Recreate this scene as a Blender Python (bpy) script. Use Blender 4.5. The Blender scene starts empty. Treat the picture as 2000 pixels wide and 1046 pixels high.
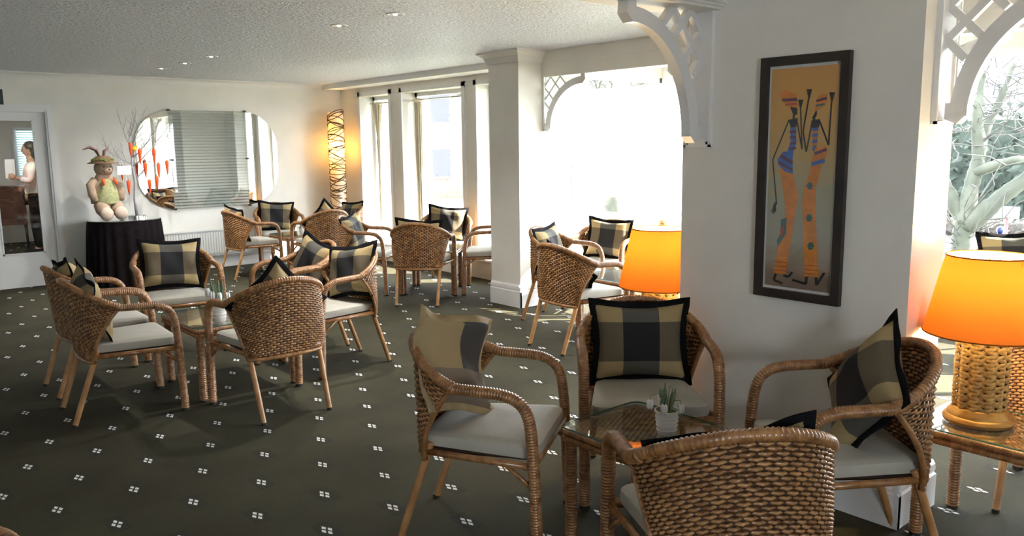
import bpy, bmesh, math, random
from mathutils import Vector, Matrix
random.seed(7)
PI = math.pi
sc = bpy.context.scene
COL = sc.collection

# ------------------------------------------------------------------ camera
H = 1.55
PITCH, YAW, ROLL = math.radians(8.634), math.radians(40.516), -0.0118
fw = Vector((math.cos(PITCH)*math.sin(YAW), math.cos(PITCH)*math.cos(YAW), -math.sin(PITCH)))
rt = Vector((math.cos(YAW), -math.sin(YAW), 0))
up = rt.cross(fw)
r_ = math.cos(ROLL)*rt + math.sin(ROLL)*up
u_ = -math.sin(ROLL)*rt + math.cos(ROLL)*up
cd = bpy.data.cameras.new('camera')
cam = bpy.data.objects.new('camera', cd)
COL.objects.link(cam)
cam.matrix_world = Matrix(((r_.x, u_.x, -fw.x, 0), (r_.y, u_.y, -fw.y, 0), (r_.z, u_.z, -fw.z, H), (0, 0, 0, 1)))
cd.sensor_width = 36
cd.lens = 36*1579.2/2000
cd.clip_start = 0.05
cd.clip_end = 300
sc.camera = cam

# ------------------------------------------------------------------ world, sun, exposure
w = bpy.data.worlds.new('sky')
sc.world = w
w.use_nodes = True
bg = w.node_tree.nodes['Background']
bg.inputs[0].default_value = (0.84, 0.92, 1.0, 1)
bg.inputs[1].default_value = 5.8
sd = bpy.data.lights.new('sun', 'SUN')
sd.energy = 14.0
sd.angle = math.radians(0.6)
sd.color = (1.0, 0.93, 0.82)
sun = bpy.data.objects.new('sun', sd)
COL.objects.link(sun)
sun.rotation_euler = Vector((-0.70, 0.60, -0.62)).to_track_quat('-Z', 'Y').to_euler()
sc.view_settings.view_transform = 'Standard'
sc.view_settings.look = 'None'
sc.view_settings.gamma = 1
sc.view_settings.use_curve_mapping = False
sc.view_settings.exposure = 2.35
sc.cycles.max_bounces = 10
sc.cycles.diffuse_bounces = 6
sc.cycles.glossy_bounces = 4
sc.cycles.transparent_max_bounces = 24
sc.cycles.caustics_reflective = False
sc.cycles.caustics_refractive = False
sc.cycles.sample_clamp_indirect = 8

def portal(loc, size, direction):
    d = bpy.data.lights.new('window_portal', 'AREA')
    d.shape = 'RECTANGLE'
    d.size, d.size_y = size
    d.cycles.is_portal = True
    o = bpy.data.objects.new('window_portal', d)
    COL.objects.link(o)
    o.location = loc
    o.rotation_euler = Vector(direction).to_track_quat('-Z', 'Z').to_euler()

# ------------------------------------------------------------------ mesh helpers
class MB:
    """collects faces, builds ONE mesh object"""
    def __init__(s):
        s.v, s.f, s.m, s.uv = [], [], [], {}
        s.cur = 0
    def add(s, vs, fs):
        b = len(s.v)
        s.v += [tuple(v) for v in vs]
        for f in fs:
            s.f.append(tuple(b+i for i in f))
            s.m.append(s.cur)
        return b
    def box(s, a, b):
        x0, y0, z0 = a
        x1, y1, z1 = b
        s.add([(x0,y0,z0),(x1,y0,z0),(x1,y1,z0),(x0,y1,z0),(x0,y0,z1),(x1,y0,z1),(x1,y1,z1),(x0,y1,z1)],
              [(0,3,2,1),(4,5,6,7),(0,1,5,4),(1,2,6,5),(2,3,7,6),(3,0,4,7)])
        return s
    def obox(s, c, ax, ay, az):
        c, ax, ay, az = map(Vector, (c, ax, ay, az))
        vs = [c+sx*ax+sy*ay+sz*az for sz in (-1,1) for sx, sy in ((-1,-1),(1,-1),(1,1),(-1,1))]
        s.add(vs, [(0,3,2,1),(4,5,6,7),(0,1,5,4),(1,2,6,5),(2,3,7,6),(3,0,4,7)])
        return s
    def tube(s, path, rad, n=8, closed=False, flat=None, cap=True, stripe=0):
        P = [Vector(p) for p in path]
        R = rad if isinstance(rad, (list, tuple)) else [rad]*len(P)
        N = len(P)
        ring = []
        prev = None
        for i, p in enumerate(P):
            if closed:
                t = P[(i+1) % N]-P[i-1]
            else:
                t = P[min(i+1, N-1)]-P[max(i-1, 0)]
            if t.length < 1e-9:
                t = Vector((0,0,1))
            t.normalize()
            if prev is None:
                ref = Vector((0,0,1)) if abs(t.z) < .9 else Vector((1,0,0))
                a = ref-t*ref.dot(t)
            else:
                a = prev-t*prev.dot(t)
            a.normalize()
            prev = a
            b = t.cross(a)
            fa, fb = flat if flat else (1, 1)
            ring.append(s.add([p+R[i]*(fa*math.cos(2*PI*k/n)*a+fb*math.sin(2*PI*k/n)*b) for k in range(n)], []))
        for i in range(N if closed else N-1):
            r0, r1 = ring[i], ring[(i+1) % N]
            for k in range(n):
                s.f.append((r0+k, r0+(k+1) % n, r1+(k+1) % n, r1+k))
                s.m.append(s.cur if not stripe else (i//stripe) % 2)
        if cap and not closed:
            s.f.append(tuple(ring[0]+k for k in reversed(range(n)))); s.m.append(s.cur)
            s.f.append(tuple(ring[-1]+k for k in range(n))); s.m.append(s.cur)
        return s
    def lathe(s, prof, n=32, c=(0,0,0), cap=True):
        ring = [s.add([(c[0]+r*math.cos(2*PI*k/n), c[1]+r*math.sin(2*PI*k/n), c[2]+z) for k in range(n)], []) for r, z in prof]
        for i in range(len(prof)-1):
            for k in range(n):
                s.f.append((ring[i]+k, ring[i]+(k+1) % n, ring[i+1]+(k+1) % n, ring[i+1]+k)); s.m.append(s.cur)
        if cap:
            s.f.append(tuple(ring[0]+k for k in reversed(range(n)))); s.m.append(s.cur)
            s.f.append(tuple(ring[-1]+k for k in range(n))); s.m.append(s.cur)
        return s
    def grid(s, fn, nu, nv):
        b = s.add([fn(i/nu, j/nv) for j in range(nv+1) for i in range(nu+1)], [])
        for j in range(nv):
            for i in range(nu):
                q = b+j*(nu+1)+i
                s.f.append((q, q+1, q+nu+2, q+nu+1)); s.m.append(s.cur)
        return b
    def ell(s, c, rad, n=16, m=10, rot=None):
        c = Vector(c)
        b = len(s.v)
        for j in range(m+1):
            th = PI*j/m
            for k in range(n):
                p = Vector((rad[0]*math.sin(th)*math.cos(2*PI*k/n), rad[1]*math.sin(th)*math.sin(2*PI*k/n), rad[2]*math.cos(th)))
                if rot is not None:
                    p = rot @ p
                s.v.append(tuple(c+p))
        for j in range(m):
            for k in range(n):
                s.f.append((b+j*n+k, b+(j+1)*n+k, b+(j+1)*n+(k+1) % n, b+j*n+(k+1) % n)); s.m.append(s.cur)
        return s
    def prism(s, poly, mapf, t0, t1):
        """poly of 2-D points, mapf(x, y, t) -> 3-D"""
        n = len(poly)
        b = s.add([mapf(x, y, t) for t in (t0, t1) for x, y in poly], [])
        s.f.append(tuple(b+i for i in range(n))); s.m.append(s.cur)
        s.f.append(tuple(b+n+i for i in reversed(range(n)))); s.m.append(s.cur)
        for i in range(n):
            j = (i+1) % n
            s.f.append((b+i, b+n+i, b+n+j, b+j)); s.m.append(s.cur)
        return s
    def mesh(s, name, mats, smooth=False):
        me = bpy.data.meshes.new(name)
        me.from_pydata(s.v, [], s.f)
        for m in (mats if isinstance(mats, (list, tuple)) else [mats]):
            me.materials.append(m)
        if any(s.m):
            me.polygons.foreach_set('material_index', s.m)
        bm = bmesh.new()
        bm.from_mesh(me)
        bmesh.ops.recalc_face_normals(bm, faces=bm.faces)
        bm.to_mesh(me)
        bm.free()
        if smooth:
            me.polygons.foreach_set('use_smooth', [True]*len(me.polygons))
            if smooth == 'auto':
                me.set_sharp_from_angle(angle=math.radians(40))
        me.update()
        return me
    def build(s, name, mats, parent=None, smooth=False):
        return link(name, s.mesh(name, mats, smooth), parent)

def link(name, me, parent=None, loc=None):
    o = bpy.data.objects.new(name, me)
    COL.objects.link(o)
    if parent is not None:
        o.parent = parent
    if loc is not None:
        o.location = loc
    return o

def tag(o, label=None, cat=None, group=None, kind=None):
    if label: o['label'] = label
    if cat: o['category'] = cat
    if group: o['group'] = group
    if kind: o['kind'] = kind
    return o

def thing(name, label, cat, loc=(0,0,0), rz=0, group=None):
    o = bpy.data.objects.new(name, None)
    COL.objects.link(o)
    o.location = loc
    o.rotation_euler = (0, 0, rz)
    o.empty_display_size = .1
    return tag(o, label, cat, group)

def struct(name, mb, mat, smooth=False, parent=None):
    o = mb.build(name, mat, parent, smooth)
    if parent is None:
        o['kind'] = 'structure'
    return o

def dup(root, name, loc, rz, label, group=None):
    r = root.copy()
    COL.objects.link(r)
    r.name = name
    r.location = loc
    r.rotation_euler = (0, 0, rz)
    r['label'] = label
    if group: r['group'] = group
    for ch in root.children:
        c = ch.copy()
        COL.objects.link(c)
        c.parent = r
        for g in ch.children:
            d = g.copy()
            COL.objects.link(d)
            d.parent = c
    return r

# ------------------------------------------------------------------ materials
def nt(name):
    m = bpy.data.materials.new(name)
    m.use_nodes = True
    t = m.node_tree
    return m, t, t.nodes['Principled BSDF']

def mat(name, col, rough=.5, metal=0, var=0, scale=20, bump=0, bscale=60, spec=.5, col2=None, sheen=0):
    m, t, p = nt(name)
    p.inputs['Base Color'].default_value = (*col, 1)
    p.inputs['Roughness'].default_value = rough
    p.inputs['Metallic'].default_value = metal
    p.inputs['Specular IOR Level'].default_value = spec
    if sheen:
        p.inputs['Sheen Weight'].default_value = sheen
    if var or col2:
        tc = t.nodes.new('ShaderNodeTexCoord')
        n = t.nodes.new('ShaderNodeTexNoise')
        n.inputs['Scale'].default_value = scale
        n.inputs['Detail'].default_value = 4
        t.links.new(tc.outputs['Object'], n.inputs['Vector'])
        cr = t.nodes.new('ShaderNodeValToRGB')
        cr.color_ramp.elements[0].position = .35
        cr.color_ramp.elements[1].position = .65
        c2 = col2 if col2 else tuple(c*(1+var) for c in col)
        c1 = col if col2 else tuple(c*(1-var) for c in col)
        cr.color_ramp.elements[0].color = (*c1, 1)
        cr.color_ramp.elements[1].color = (*c2, 1)
        t.links.new(n.outputs['Fac'], cr.inputs['Fac'])
        t.links.new(cr.outputs['Color'], p.inputs['Base Color'])
    if bump:
        tc = t.nodes.new('ShaderNodeTexCoord')
        n = t.nodes.new('ShaderNodeTexNoise')
        n.inputs['Scale'].default_value = bscale
        n.inputs['Detail'].default_value = 3
        t.links.new(tc.outputs['Object'], n.inputs['Vector'])
        b = t.nodes.new('ShaderNodeBump')
        b.inputs['Strength'].default_value = bump
        b.inputs['Distance'].default_value = .01
        t.links.new(n.outputs['Fac'], b.inputs['Height'])
        t.links.new(b.outputs['Normal'], p.inputs['Normal'])
    return m

def glassy(name, tint=(1,1,1), base=.05, refl=(1,1,1)):
    """thin clear pane: transparent plus Schlick mirror reflection"""
    m, t, p = nt(name)
    t.nodes.remove(p)
    out = t.nodes['Material Output']
    tr = t.nodes.new('ShaderNodeBsdfTransparent')
    tr.inputs[0].default_value = (*tint, 1)
    gl = t.nodes.new('ShaderNodeBsdfGlossy')
    gl.inputs['Color'].default_value = (*refl, 1)
    gl.inputs['Roughness'].default_value = 0.0
    lw = t.nodes.new('ShaderNodeLayerWeight')
    lw.inputs['Blend'].default_value = .5
    pw = t.nodes.new('ShaderNodeMath'); pw.operation = 'POWER'; pw.inputs[1].default_value = 4
    mu = t.nodes.new('ShaderNodeMath'); mu.operation = 'MULTIPLY_ADD'; mu.inputs[1].default_value = 1-base; mu.inputs[2].default_value = base
    mx = t.nodes.new('ShaderNodeMixShader')
    t.links.new(lw.outputs['Facing'], pw.inputs[0])
    t.links.new(pw.outputs[0], mu.inputs[0])
    t.links.new(mu.outputs[0], mx.inputs[0])
    t.links.new(tr.outputs[0], mx.inputs[1])
    t.links.new(gl.outputs[0], mx.inputs[2])
    t.links.new(mx.outputs[0], out.inputs['Surface'])
    return m

def emit(name, col, strength):
    m, t, p = nt(name)
    p.inputs['Base Color'].default_value = (*col, 1)
    p.inputs['Emission Color'].default_value = (*col, 1)
    p.inputs['Emission Strength'].default_value = strength
    return m

M = {}
M['wall'] = mat('wall_paint', (.80, .78, .725), .75, var=.03, scale=3, bump=.12, bscale=140)
M['white'] = mat('white_gloss_paint', (.80, .80, .80), .35, bump=.03, bscale=30)
M['cove'] = mat('cornice_paint', (.78, .77, .74), .6)
M['rattan'] = mat('rattan_weave', (.20, .088, .030), .27, col2=(.42, .215, .080), scale=28, spec=.75)
M['cane'] = mat('rattan_wrap', (.21, .088, .028), .28, col2=(.41, .20, .072), scale=34, spec=.75)
M['groove'] = mat('wrap_shadow_cane', (.10, .038, .012), .5, var=.2, scale=30)
M['pole'] = mat('cane_pole', (.36, .17, .06), .4, col2=(.50, .27, .11), scale=14, bump=.05)
M['backing'] = mat('weave_core', (.05, .022, .008), .8, var=.2)
M['foot'] = mat('dark_rubber', (.012, .011, .010), .6, var=.2)
M['seat'] = mat('seat_fabric', (.44, .42, .36), .8, var=.06, scale=9, bump=.15, bscale=300, sheen=.1)
M['flange'] = mat('black_cotton', (.008, .008, .009), .95, var=.25, bump=.15, bscale=220, spec=.1)
M['tanflange'] = mat('tan_cotton', (.36, .27, .14), .9, var=.1)
M['glass'] = glassy('clear_glass', (.93, .97, .95), .06)
M['pane'] = glassy('window_glass', (.985, .985, .985), .03)
M['glass_edge'] = mat('glass_edge_green', (.05, .14, .11), .1)
M['mirror'] = mat('silvered_glass', (.90, .92, .92), .01, metal=1)
M['chrome'] = mat('chrome', (.6, .6, .62), .15, metal=1)
M['darkmetal'] = mat('dark_clip', (.03, .03, .03), .4, metal=.5)
M['blackcloth'] = mat('black_tablecloth', (.010, .007, .008), .95, var=.2, spec=.1)
M['brass'] = mat('gilded_base', (.42, .24, .07), .32, metal=.55, var=.1)
M['leaf'] = mat('plant_leaf', (.10, .17, .09), .6, col2=(.20, .27, .17), scale=60)
M['petal'] = mat('white_petal', (.85, .85, .84), .6)
M['moss'] = mat('pot_moss', (.07, .14, .03), .9, col2=(.15, .26, .06), scale=120, bump=.5, bscale=200)
M['potwhite'] = mat('white_enamel', (.74, .74, .72), .4)
M['frame'] = mat('dark_wood_frame', (.018, .013, .011), .4, col2=(.030, .020, .015), scale=12)
M['mount'] = mat('white_mount', (.72, .72, .69), .8)
M['curtain'] = mat('cream_curtain', (.62, .55, .41), .8, var=.05)
M['radiator'] = mat('radiator_enamel', (.74, .74, .72), .4)
M['skin'] = mat('skin', (.46, .25, .17), .6)
M['hair'] = mat('dark_hair', (.014, .010, .009), .5)
M['shirt'] = mat('white_blouse', (.75, .75, .74), .8, bump=.2, bscale=30)
M['trouser'] = mat('black_trousers', (.008, .008, .009), .9, spec=.1)
M['paper'] = mat('white_paper', (.85, .85, .84), .8)
M['leather'] = mat('brown_leather', (.09, .035, .02), .4, var=.2)
M['plush'] = mat('beige_plush', (.42, .30, .21), .9, var=.1, bump=.4, bscale=200)
M['plushlight'] = mat('pale_plush', (.60, .47, .37), .9, var=.06, bump=.4, bscale=200)
M['dress'] = mat('green_dress', (.27, .29, .12), .9, col2=(.42, .40, .22), scale=40)
M['hat'] = mat('straw_hat', (.20, .12, .06), .9, var=.15)
M['hatgreen'] = mat('hat_leaves', (.14, .22, .05), .9, var=.3)
M['ear'] = mat('ear_cloth', (.27, .16, .13), .9, var=.1)
M['carrot'] = mat('orange_carrot', (.80, .10, .015), .6, var=.1)
M['yellow'] = mat('yellow_felt', (.75, .50, .03), .8)
M['silver'] = mat('silver_twig', (.42, .42, .44), .45, metal=.3, var=.15)
M['slat'] = mat('blind_slat', (.74, .75, .72), .5)
M['panelback'] = mat('grey_backing', (.45, .46, .43), .7)
M['signgreen'] = mat('dark_sign', (.012, .035, .03), .5)
M['wovenlamp'] = mat('woven_lamp_strand', (.30, .17, .045), .45, col2=(.44, .27, .08), scale=30)
M['lampwhite'] = mat('paper_lamp', (.80, .76, .68), .8)
M['vine'] = mat('brown_vine', (.10, .045, .018), .6)
M['bark'] = mat('mossy_bark', (.018, .021, .013), .9, col2=(.040, .043, .030), scale=3, bump=.5, bscale=8)
M['twig'] = mat('pale_twigs', (.035, .034, .030), .9)
M['hedge'] = mat('brown_hedge', (.035, .030, .026), .9, col2=(.06, .052, .045), scale=8)
M['ever'] = mat('evergreen', (.008, .014, .010), .9, col2=(.020, .030, .020), scale=5)
M['lawn'] = mat('lawn', (.085, .10, .055), .95, var=.15, scale=2)
M['road'] = mat('pale_road', (.50, .49, .47), .9, var=.04)
M['brickm'] = mat('house_brick', (.11, .065, .05), .9, var=.15, scale=6)
M['slate'] = mat('roof_slate', (.03, .03, .034), .8)
M['blue'] = mat('blue_paint', (.004, .010, .07), .4)
M['red'] = mat('red_paint', (.09, .012, .016), .5)

def orange_shade():
    m, t, p = nt('orange_lampshade')
    t.nodes.remove(p)
    out = t.nodes['Material Output']
    d = t.nodes.new('ShaderNodeBsdfDiffuse')
    d.inputs[0].default_value = (.62, .27, .08, 1)
    tr = t.nodes.new('ShaderNodeBsdfTranslucent')
    tr.inputs[0].default_value = (.155, .040, .0040, 1)
    mx = t.nodes.new('ShaderNodeMixShader')
    mx.inputs[0].default_value = .55
    # white lining on the inside, orange cloth outside
    ge = t.nodes.new('ShaderNodeNewGeometry')
    cm_ = t.nodes.new('ShaderNodeMix'); cm_.data_type = 'RGBA'
    cm_.inputs[6].default_value = (.62, .25, .06, 1); cm_.inputs[7].default_value = (.85, .80, .70, 1)
    t.links.new(ge.outputs['Backfacing'], cm_.inputs[0]); t.links.new(cm_.outputs[2], d.inputs[0])
    t.links.new(d.outputs[0], mx.inputs[1]); t.links.new(tr.outputs[0], mx.inputs[2])
    t.links.new(mx.outputs[0], out.inputs['Surface'])
    return m
M['shade'] = orange_shade()
M['halogen'] = emit('halogen_bulb', (1, .95, .85), 2)
M['bulb'] = emit('warm_bulb', (1, .62, .25), 5)

def ceiling_mat():
    m, t, p = nt('textured_ceiling')
    p.inputs['Base Color'].default_value = (.83, .86, .92, 1)
    p.inputs['Roughness'].default_value = .55
    tc = t.nodes.new('ShaderNodeTexCoord')
    mp = t.nodes.new('ShaderNodeMapping')
    mp.inputs['Rotation'].default_value = (0, 0, math.radians(50))
    mp.inputs['Scale'].default_value = (1, 2.2, 1)
    n = t.nodes.new('ShaderNodeTexNoise')
    n.inputs['Scale'].default_value = 17
    n.inputs['Detail'].default_value = 5
    n.inputs['Distortion'].default_value = 1.5
    b = t.nodes.new('ShaderNodeBump')
    b.inputs['Strength'].default_value = 1.0
    b.inputs['Distance'].default_value = .05
    t.links.new(tc.outputs['Object'], mp.inputs[0])
    t.links.new(mp.outputs[0], n.inputs['Vector'])
    t.links.new(n.outputs['Fac'], b.inputs['Height'])
    t.links.new(b.outputs['Normal'], p.inputs['Normal'])
    return m
M['ceiling'] = ceiling_mat()

def carpet_mat():
    m, t, p = nt('patterned_carpet')
    N, L = t.nodes.new, t.links.new
    p.inputs['Roughness'].default_value = .95
    p.inputs['Specular IOR Level'].default_value = .15
    def math_(op, a, b=None, c=None):
        n = N('ShaderNodeMath'); n.operation = op
        for i, v in enumerate((a, b, c)):
            if v is None: continue
            if isinstance(v, (int, float)): n.inputs[i].default_value = v
            else: L(v, n.inputs[i])
        return n.outputs[0]
    tc = N('ShaderNodeTexCoord')
    sp = N('ShaderNodeSeparateXYZ')
    L(tc.outputs['Object'], sp.inputs[0])
    a, b = .1579, .3218          # half pitch of the staggered motif grid in x and y
    X = math_('DIVIDE', math_('SUBTRACT', sp.outputs[0], 1.912), 2*a)
    Y = math_('DIVIDE', math_('SUBTRACT', sp.outputs[1], 3.835), 2*b)
    def cell(v):
        return math_('SUBTRACT', math_('FRACT', math_('ADD', v, 100.5)), .5)
    pc, qc = cell(math_('SUBTRACT', X, Y)), cell(math_('ADD', X, Y))
    pa, qa = math_('ABSOLUTE', pc), math_('ABSOLUTE', qc)
    def near(v, c, h):
        return math_('LESS_THAN', math_('ABSOLUTE', math_('SUBTRACT', v, c)), h)
    white = math_('MULTIPLY', near(pa, .043, .029), near(qa, .043, .029))
    # faint dark lozenges around each motif
    def lat(v):
        return math_('ABSOLUTE', math_('SUBTRACT', math_('FRACT', math_('ADD', math_('DIVIDE', v, .086), 50)), .5))
    lp, lq = lat(pc), lat(qc)
    mx_ = math_('MAXIMUM', lp, lq)
    ring = math_('MULTIPLY', math_('GREATER_THAN', mx_, .22), math_('LESS_THAN', mx_, .40))
    zone = math_('LESS_THAN', math_('ADD', pa, qa), .25)
    ring = math_('MULTIPLY', ring, zone)
    nz = N('ShaderNodeTexNoise'); nz.inputs['Scale'].default_value = 1.6; nz.inputs['Detail'].default_value = 6
    L(tc.outputs['Object'], nz.inputs['Vector'])
    nf = N('ShaderNodeTexNoise'); nf.inputs['Scale'].default_value = 260; nf.inputs['Detail'].default_value = 2
    L(tc.outputs['Object'], nf.inputs['Vector'])
    cr = N('ShaderNodeValToRGB')
    cr.color_ramp.elements[0].position = .3; cr.color_ramp.elements[1].position = .7
    cr.color_ramp.elements[0].color = (.035, .031, .018, 1); cr.color_ramp.elements[1].color = (.057, .053, .031, 1)
    L(nz.outputs['Fac'], cr.inputs['Fac'])
    def mix(f, c1, c2, blend='MIX'):
        n = N('ShaderNodeMix'); n.data_type = 'RGBA'; n.blend_type = blend
        if isinstance(f, float): n.inputs[0].default_value = f
        else: L(f, n.inputs[0])
        for i, c in ((6, c1), (7, c2)):
            if isinstance(c, tuple): n.inputs[i].default_value = (*c, 1)
            else: L(c, n.inputs[i])
        return n.outputs[2]
    c = mix(math_('MULTIPLY', ring, .7), cr.outputs[0], (.022, .022, .024))
    c = mix(white, c, (.80, .80, .78))
    c = mix(.45, c, nf.outputs['Color'], 'OVERLAY')
    L(c, p.inputs['Base Color'])
    bp = N('ShaderNodeBump'); bp.inputs['Strength'].default_value = .35; bp.inputs['Distance'].default_value = .004
    L(nf.outputs['Fac'], bp.inputs['Height']); L(bp.outputs['Normal'], p.inputs['Normal'])
    return m
M['carpet'] = carpet_mat()

def plaid_mat(name, flipped=False):
    m, t, p = nt(name)
    N, L = t.nodes.new, t.links.new
    p.inputs['Roughness'].default_value = .9
    uv = N('ShaderNodeUVMap'); uv.uv_map = 'UVMap'
    sp = N('ShaderNodeSeparateXYZ'); L(uv.outputs[0], sp.inputs[0])
    def band(o, c, h):
        s = N('ShaderNodeMath'); s.operation = 'SUBTRACT'; s.inputs[1].default_value = c; L(o, s.inputs[0])
        a = N('ShaderNodeMath'); a.operation = 'ABSOLUTE'; L(s.outputs[0], a.inputs[0])
        l = N('ShaderNodeMath'); l.operation = 'LESS_THAN'; l.inputs[1].default_value = h; L(a.outputs[0], l.inputs[0])
        return l.outputs[0]
    bu, bv = (band(sp.outputs[0], .62, .17), band(sp.outputs[1], .2, .22)) if flipped else (band(sp.outputs[0], .5, .2), band(sp.outputs[1], .5, .26))
    def mix(f, c1, c2):
        n = N('ShaderNodeMix'); n.data_type = 'RGBA'
        L(f, n.inputs[0])
        for i, c in ((6, c1), (7, c2)):
            if isinstance(c, tuple): n.inputs[i].default_value = (*c, 1)
            else: L(c, n.inputs[i])
        return n.outputs[2]
    outer = mix(bv, (.36, .27, .13), (.125, .098, .062))
    inner = mix(bv, (.070, .066, .062), (.20, .16, .12)) if flipped else mix(bv, (.085, .080, .066), (.012, .011, .013))
    if flipped: outer = mix(bv, (.36, .27, .14), (.22, .17, .12))
    col = mix(bu, outer, inner)
    nz = N('ShaderNodeTexNoise'); nz.inputs['Scale'].default_value = 180; L(uv.outputs[0], nz.inputs['Vector'])
    mm = N('ShaderNodeMix'); mm.data_type = 'RGBA'; mm.blend_type = 'OVERLAY'; mm.inputs[0].default_value = .25
    L(col, mm.inputs[6]); L(nz.outputs['Color'], mm.inputs[7])
    L(mm.outputs[2], p.inputs['Base Color'])
    return m
M['plaid'] = plaid_mat('plaid_cotton')
M['tanplaid'] = plaid_mat('tan_plaid_cotton', True)

def canvas_mat():
    m, t, p = nt('painted_canvas')
    N, L = t.nodes.new, t.links.new
    tc = N('ShaderNodeTexCoord'); mp = N('ShaderNodeMapping'); mp.inputs['Scale'].default_value = (1, 2.2, 9)
    nz = N('ShaderNodeTexNoise'); nz.inputs['Scale'].default_value = 2.5; nz.inputs['Detail'].default_value = 5
    L(tc.outputs['Object'], mp.inputs[0]); L(mp.outputs[0], nz.inputs['Vector'])
    sp = N('ShaderNodeSeparateXYZ'); L(tc.outputs['Object'], sp.inputs[0])
    ad = N('ShaderNodeMath'); ad.operation = 'MULTIPLY_ADD'; ad.inputs[1].default_value = .22
    L(nz.outputs['Fac'], ad.inputs[0]); L(sp.outputs[2], ad.inputs[2])
    mr = N('ShaderNodeMapRange'); mr.inputs[1].default_value = -.40; mr.inputs[2].default_value = .62
    L(ad.outputs[0], mr.inputs[0])
    cr = N('ShaderNodeValToRGB')
    e = cr.color_ramp.elements
    e[0].position = 0; e[0].color = (.20, .13, .09, 1)
    e[1].position = 1; e[1].color = (.66, .32, .07, 1)
    for pos, c in ((.14, (.33, .25, .19, 1)), (.28, (.38, .37, .29, 1)), (.45, (.40, .38, .25, 1)), (.62, (.60, .40, .14, 1)), (.8, (.66, .36, .09, 1))):
        x = e.new(pos); x.color = c
    L(mr.outputs[0], cr.inputs[0]); L(cr.outputs[0], p.inputs['Base Color'])
    p.inputs['Roughness'].default_value = .35
    return m
M['canvas'] = canvas_mat()
for n, c in dict(art_orange=(.72, .25, .03), art_blue=(.06, .16, .50), art_purple=(.13, .04, .10), art_teal=(.04, .17, .17), art_black=(.012, .012, .016), art_red=(.45, .08, .06)).items():
    M[n] = mat(n, c, .4, var=.12, scale=30)

# ================================================================== SETTING
YF = 10.585      # far wall
ZC = 2.42        # ceiling
fl = MB().box((-2.6, -3, -.12), (7.3, YF+.05, 0))
fl.box((0, YF+.05, -.12), (4.6, 16.2, 0))
struct('floor', fl, M['carpet'])
ce = MB().box((-2.6, -3, ZC), (7.3, YF+.2, ZC+.12))
ce.box((0, YF+.2, ZC), (4.6, 16.2, ZC+.12))
struct('ceiling', ce, M['ceiling'])

wb = MB()
wb.box((-2.6, YF, 0), (1.36, YF+.16, ZC)); wb.box((1.36, YF, 2.0), (2.10, YF+.16, ZC)); wb.box((2.10, YF, 0), (6.1, YF+.16, ZC))
struct('wall_back', wb, M['wall'])
# window wall, with three tall openings
W = [(9.29, 10.03), (7.70, 8.975), (6.62, 7.42)]
ww = MB()
ww.box((5.85, 5.90, 0), (6.10, YF, .22)); ww.box((5.85, 5.90, 2.235), (6.10, YF, ZC))
ys = [5.90] + [q for a in reversed(W) for q in a] + [YF]
for i in range(0, len(ys), 2):
    ww.box((5.85, ys[i], .22), (6.10, ys[i+1], 2.235))
struct('wall_window', ww, M['wall'])
struct('trim_1', MB().box((5.84, 6.2, 2.245), (5.852, YF, 2.275)), M['cove'])
struct('trim_2', MB().box((5.55, 6.2, 2.35), (5.85, YF, ZC)), M['cove'])      # dropped bulkhead over the windows

def cove(name, p0, p1, inward, zc=ZC, s=.085):
    """concave cornice between wall and ceiling, from p0 to p1"""
    p0, p1, n = Vector(p0), Vector(p1), Vector(inward)
    pr = [(0, 0), (s, 0), (s, -.012)] + [(s-(s-.012)*math.sin(a), -.012-(s-.012)*(1-math.cos(a))) for a in [PI/2*i/6 for i in range(1, 7)]] + [(0, -s)]
    mb = MB()
    mb.prism(pr, lambda x, y, t: (p0 if t == 0 else p1)+n*x+Vector((0, 0, zc+y)), 0, 1)
    return struct(name, mb, M['cove'])
cove('trim_3', (-2.6, YF, 0), (5.55, YF, 0), (0, -1, 0))

def skirting(name, p0, p1, inward, h=.17, t=.022):
    p0, p1, n = Vector(p0), Vector(p1), Vector(inward)
    pr = [(0, 0), (t, 0), (t, h*.70), (t*.55, h*.74), (t*.8, h*.80), (t*.7, h*.92), (t*.2, h), (0, h)]
    mb = MB()
    mb.prism(pr, lambda x, y, s: (p0 if s == 0 else p1)+n*x+Vector((0, 0, y)), 0, 1)
    return struct(name, mb, M['white'])
skirting('baseboard_back', (2.16, YF, 0), (5.85, YF, 0), (0, -1, 0))
skirting('baseboard_back_left', (-2.6, YF, 0), (1.30, YF, 0), (0, -1, 0))

# window frames, sills, panes
for i, (y0, y1) in enumerate(W):
    wn = tag(bpy.data.objects.new('window_%d' % (i+1), None), kind='structure'); COL.objects.link(wn)
    f = MB()
    # architrave on the room side
    f.box((5.828, y0-.055, .22), (5.85, y0, 2.29)); f.box((5.828, y1, .22), (5.85, y1+.055, 2.29)); f.box((5.828, y0-.055, 2.235), (5.85, y1+.055, 2.29))
    # sash at the outer face
    f.box((6.04, y0, .22), (6.09, y0+.05, 2.235)); f.box((6.04, y1-.05, .22), (6.09, y1, 2.235))
    f.box((6.04, y0, 2.185), (6.09, y1, 2.235)); f.box((6.04, y0, .22), (6.09, y1, .29))
    f.build('window_frame', M['white'], wn)
    MB().box((5.80, y0-.06, .215), (6.05, y1+.06, .24)).build('window_sill', M['white'], wn)
    MB().box((6.062, y0+.05, .29), (6.068, y1-.05, 2.185)).build('pane', M['pane'], wn)
    portal((6.12, (y0+y1)/2, 1.23), (2.0, y1-y0), (-1, 0, 0))

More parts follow.
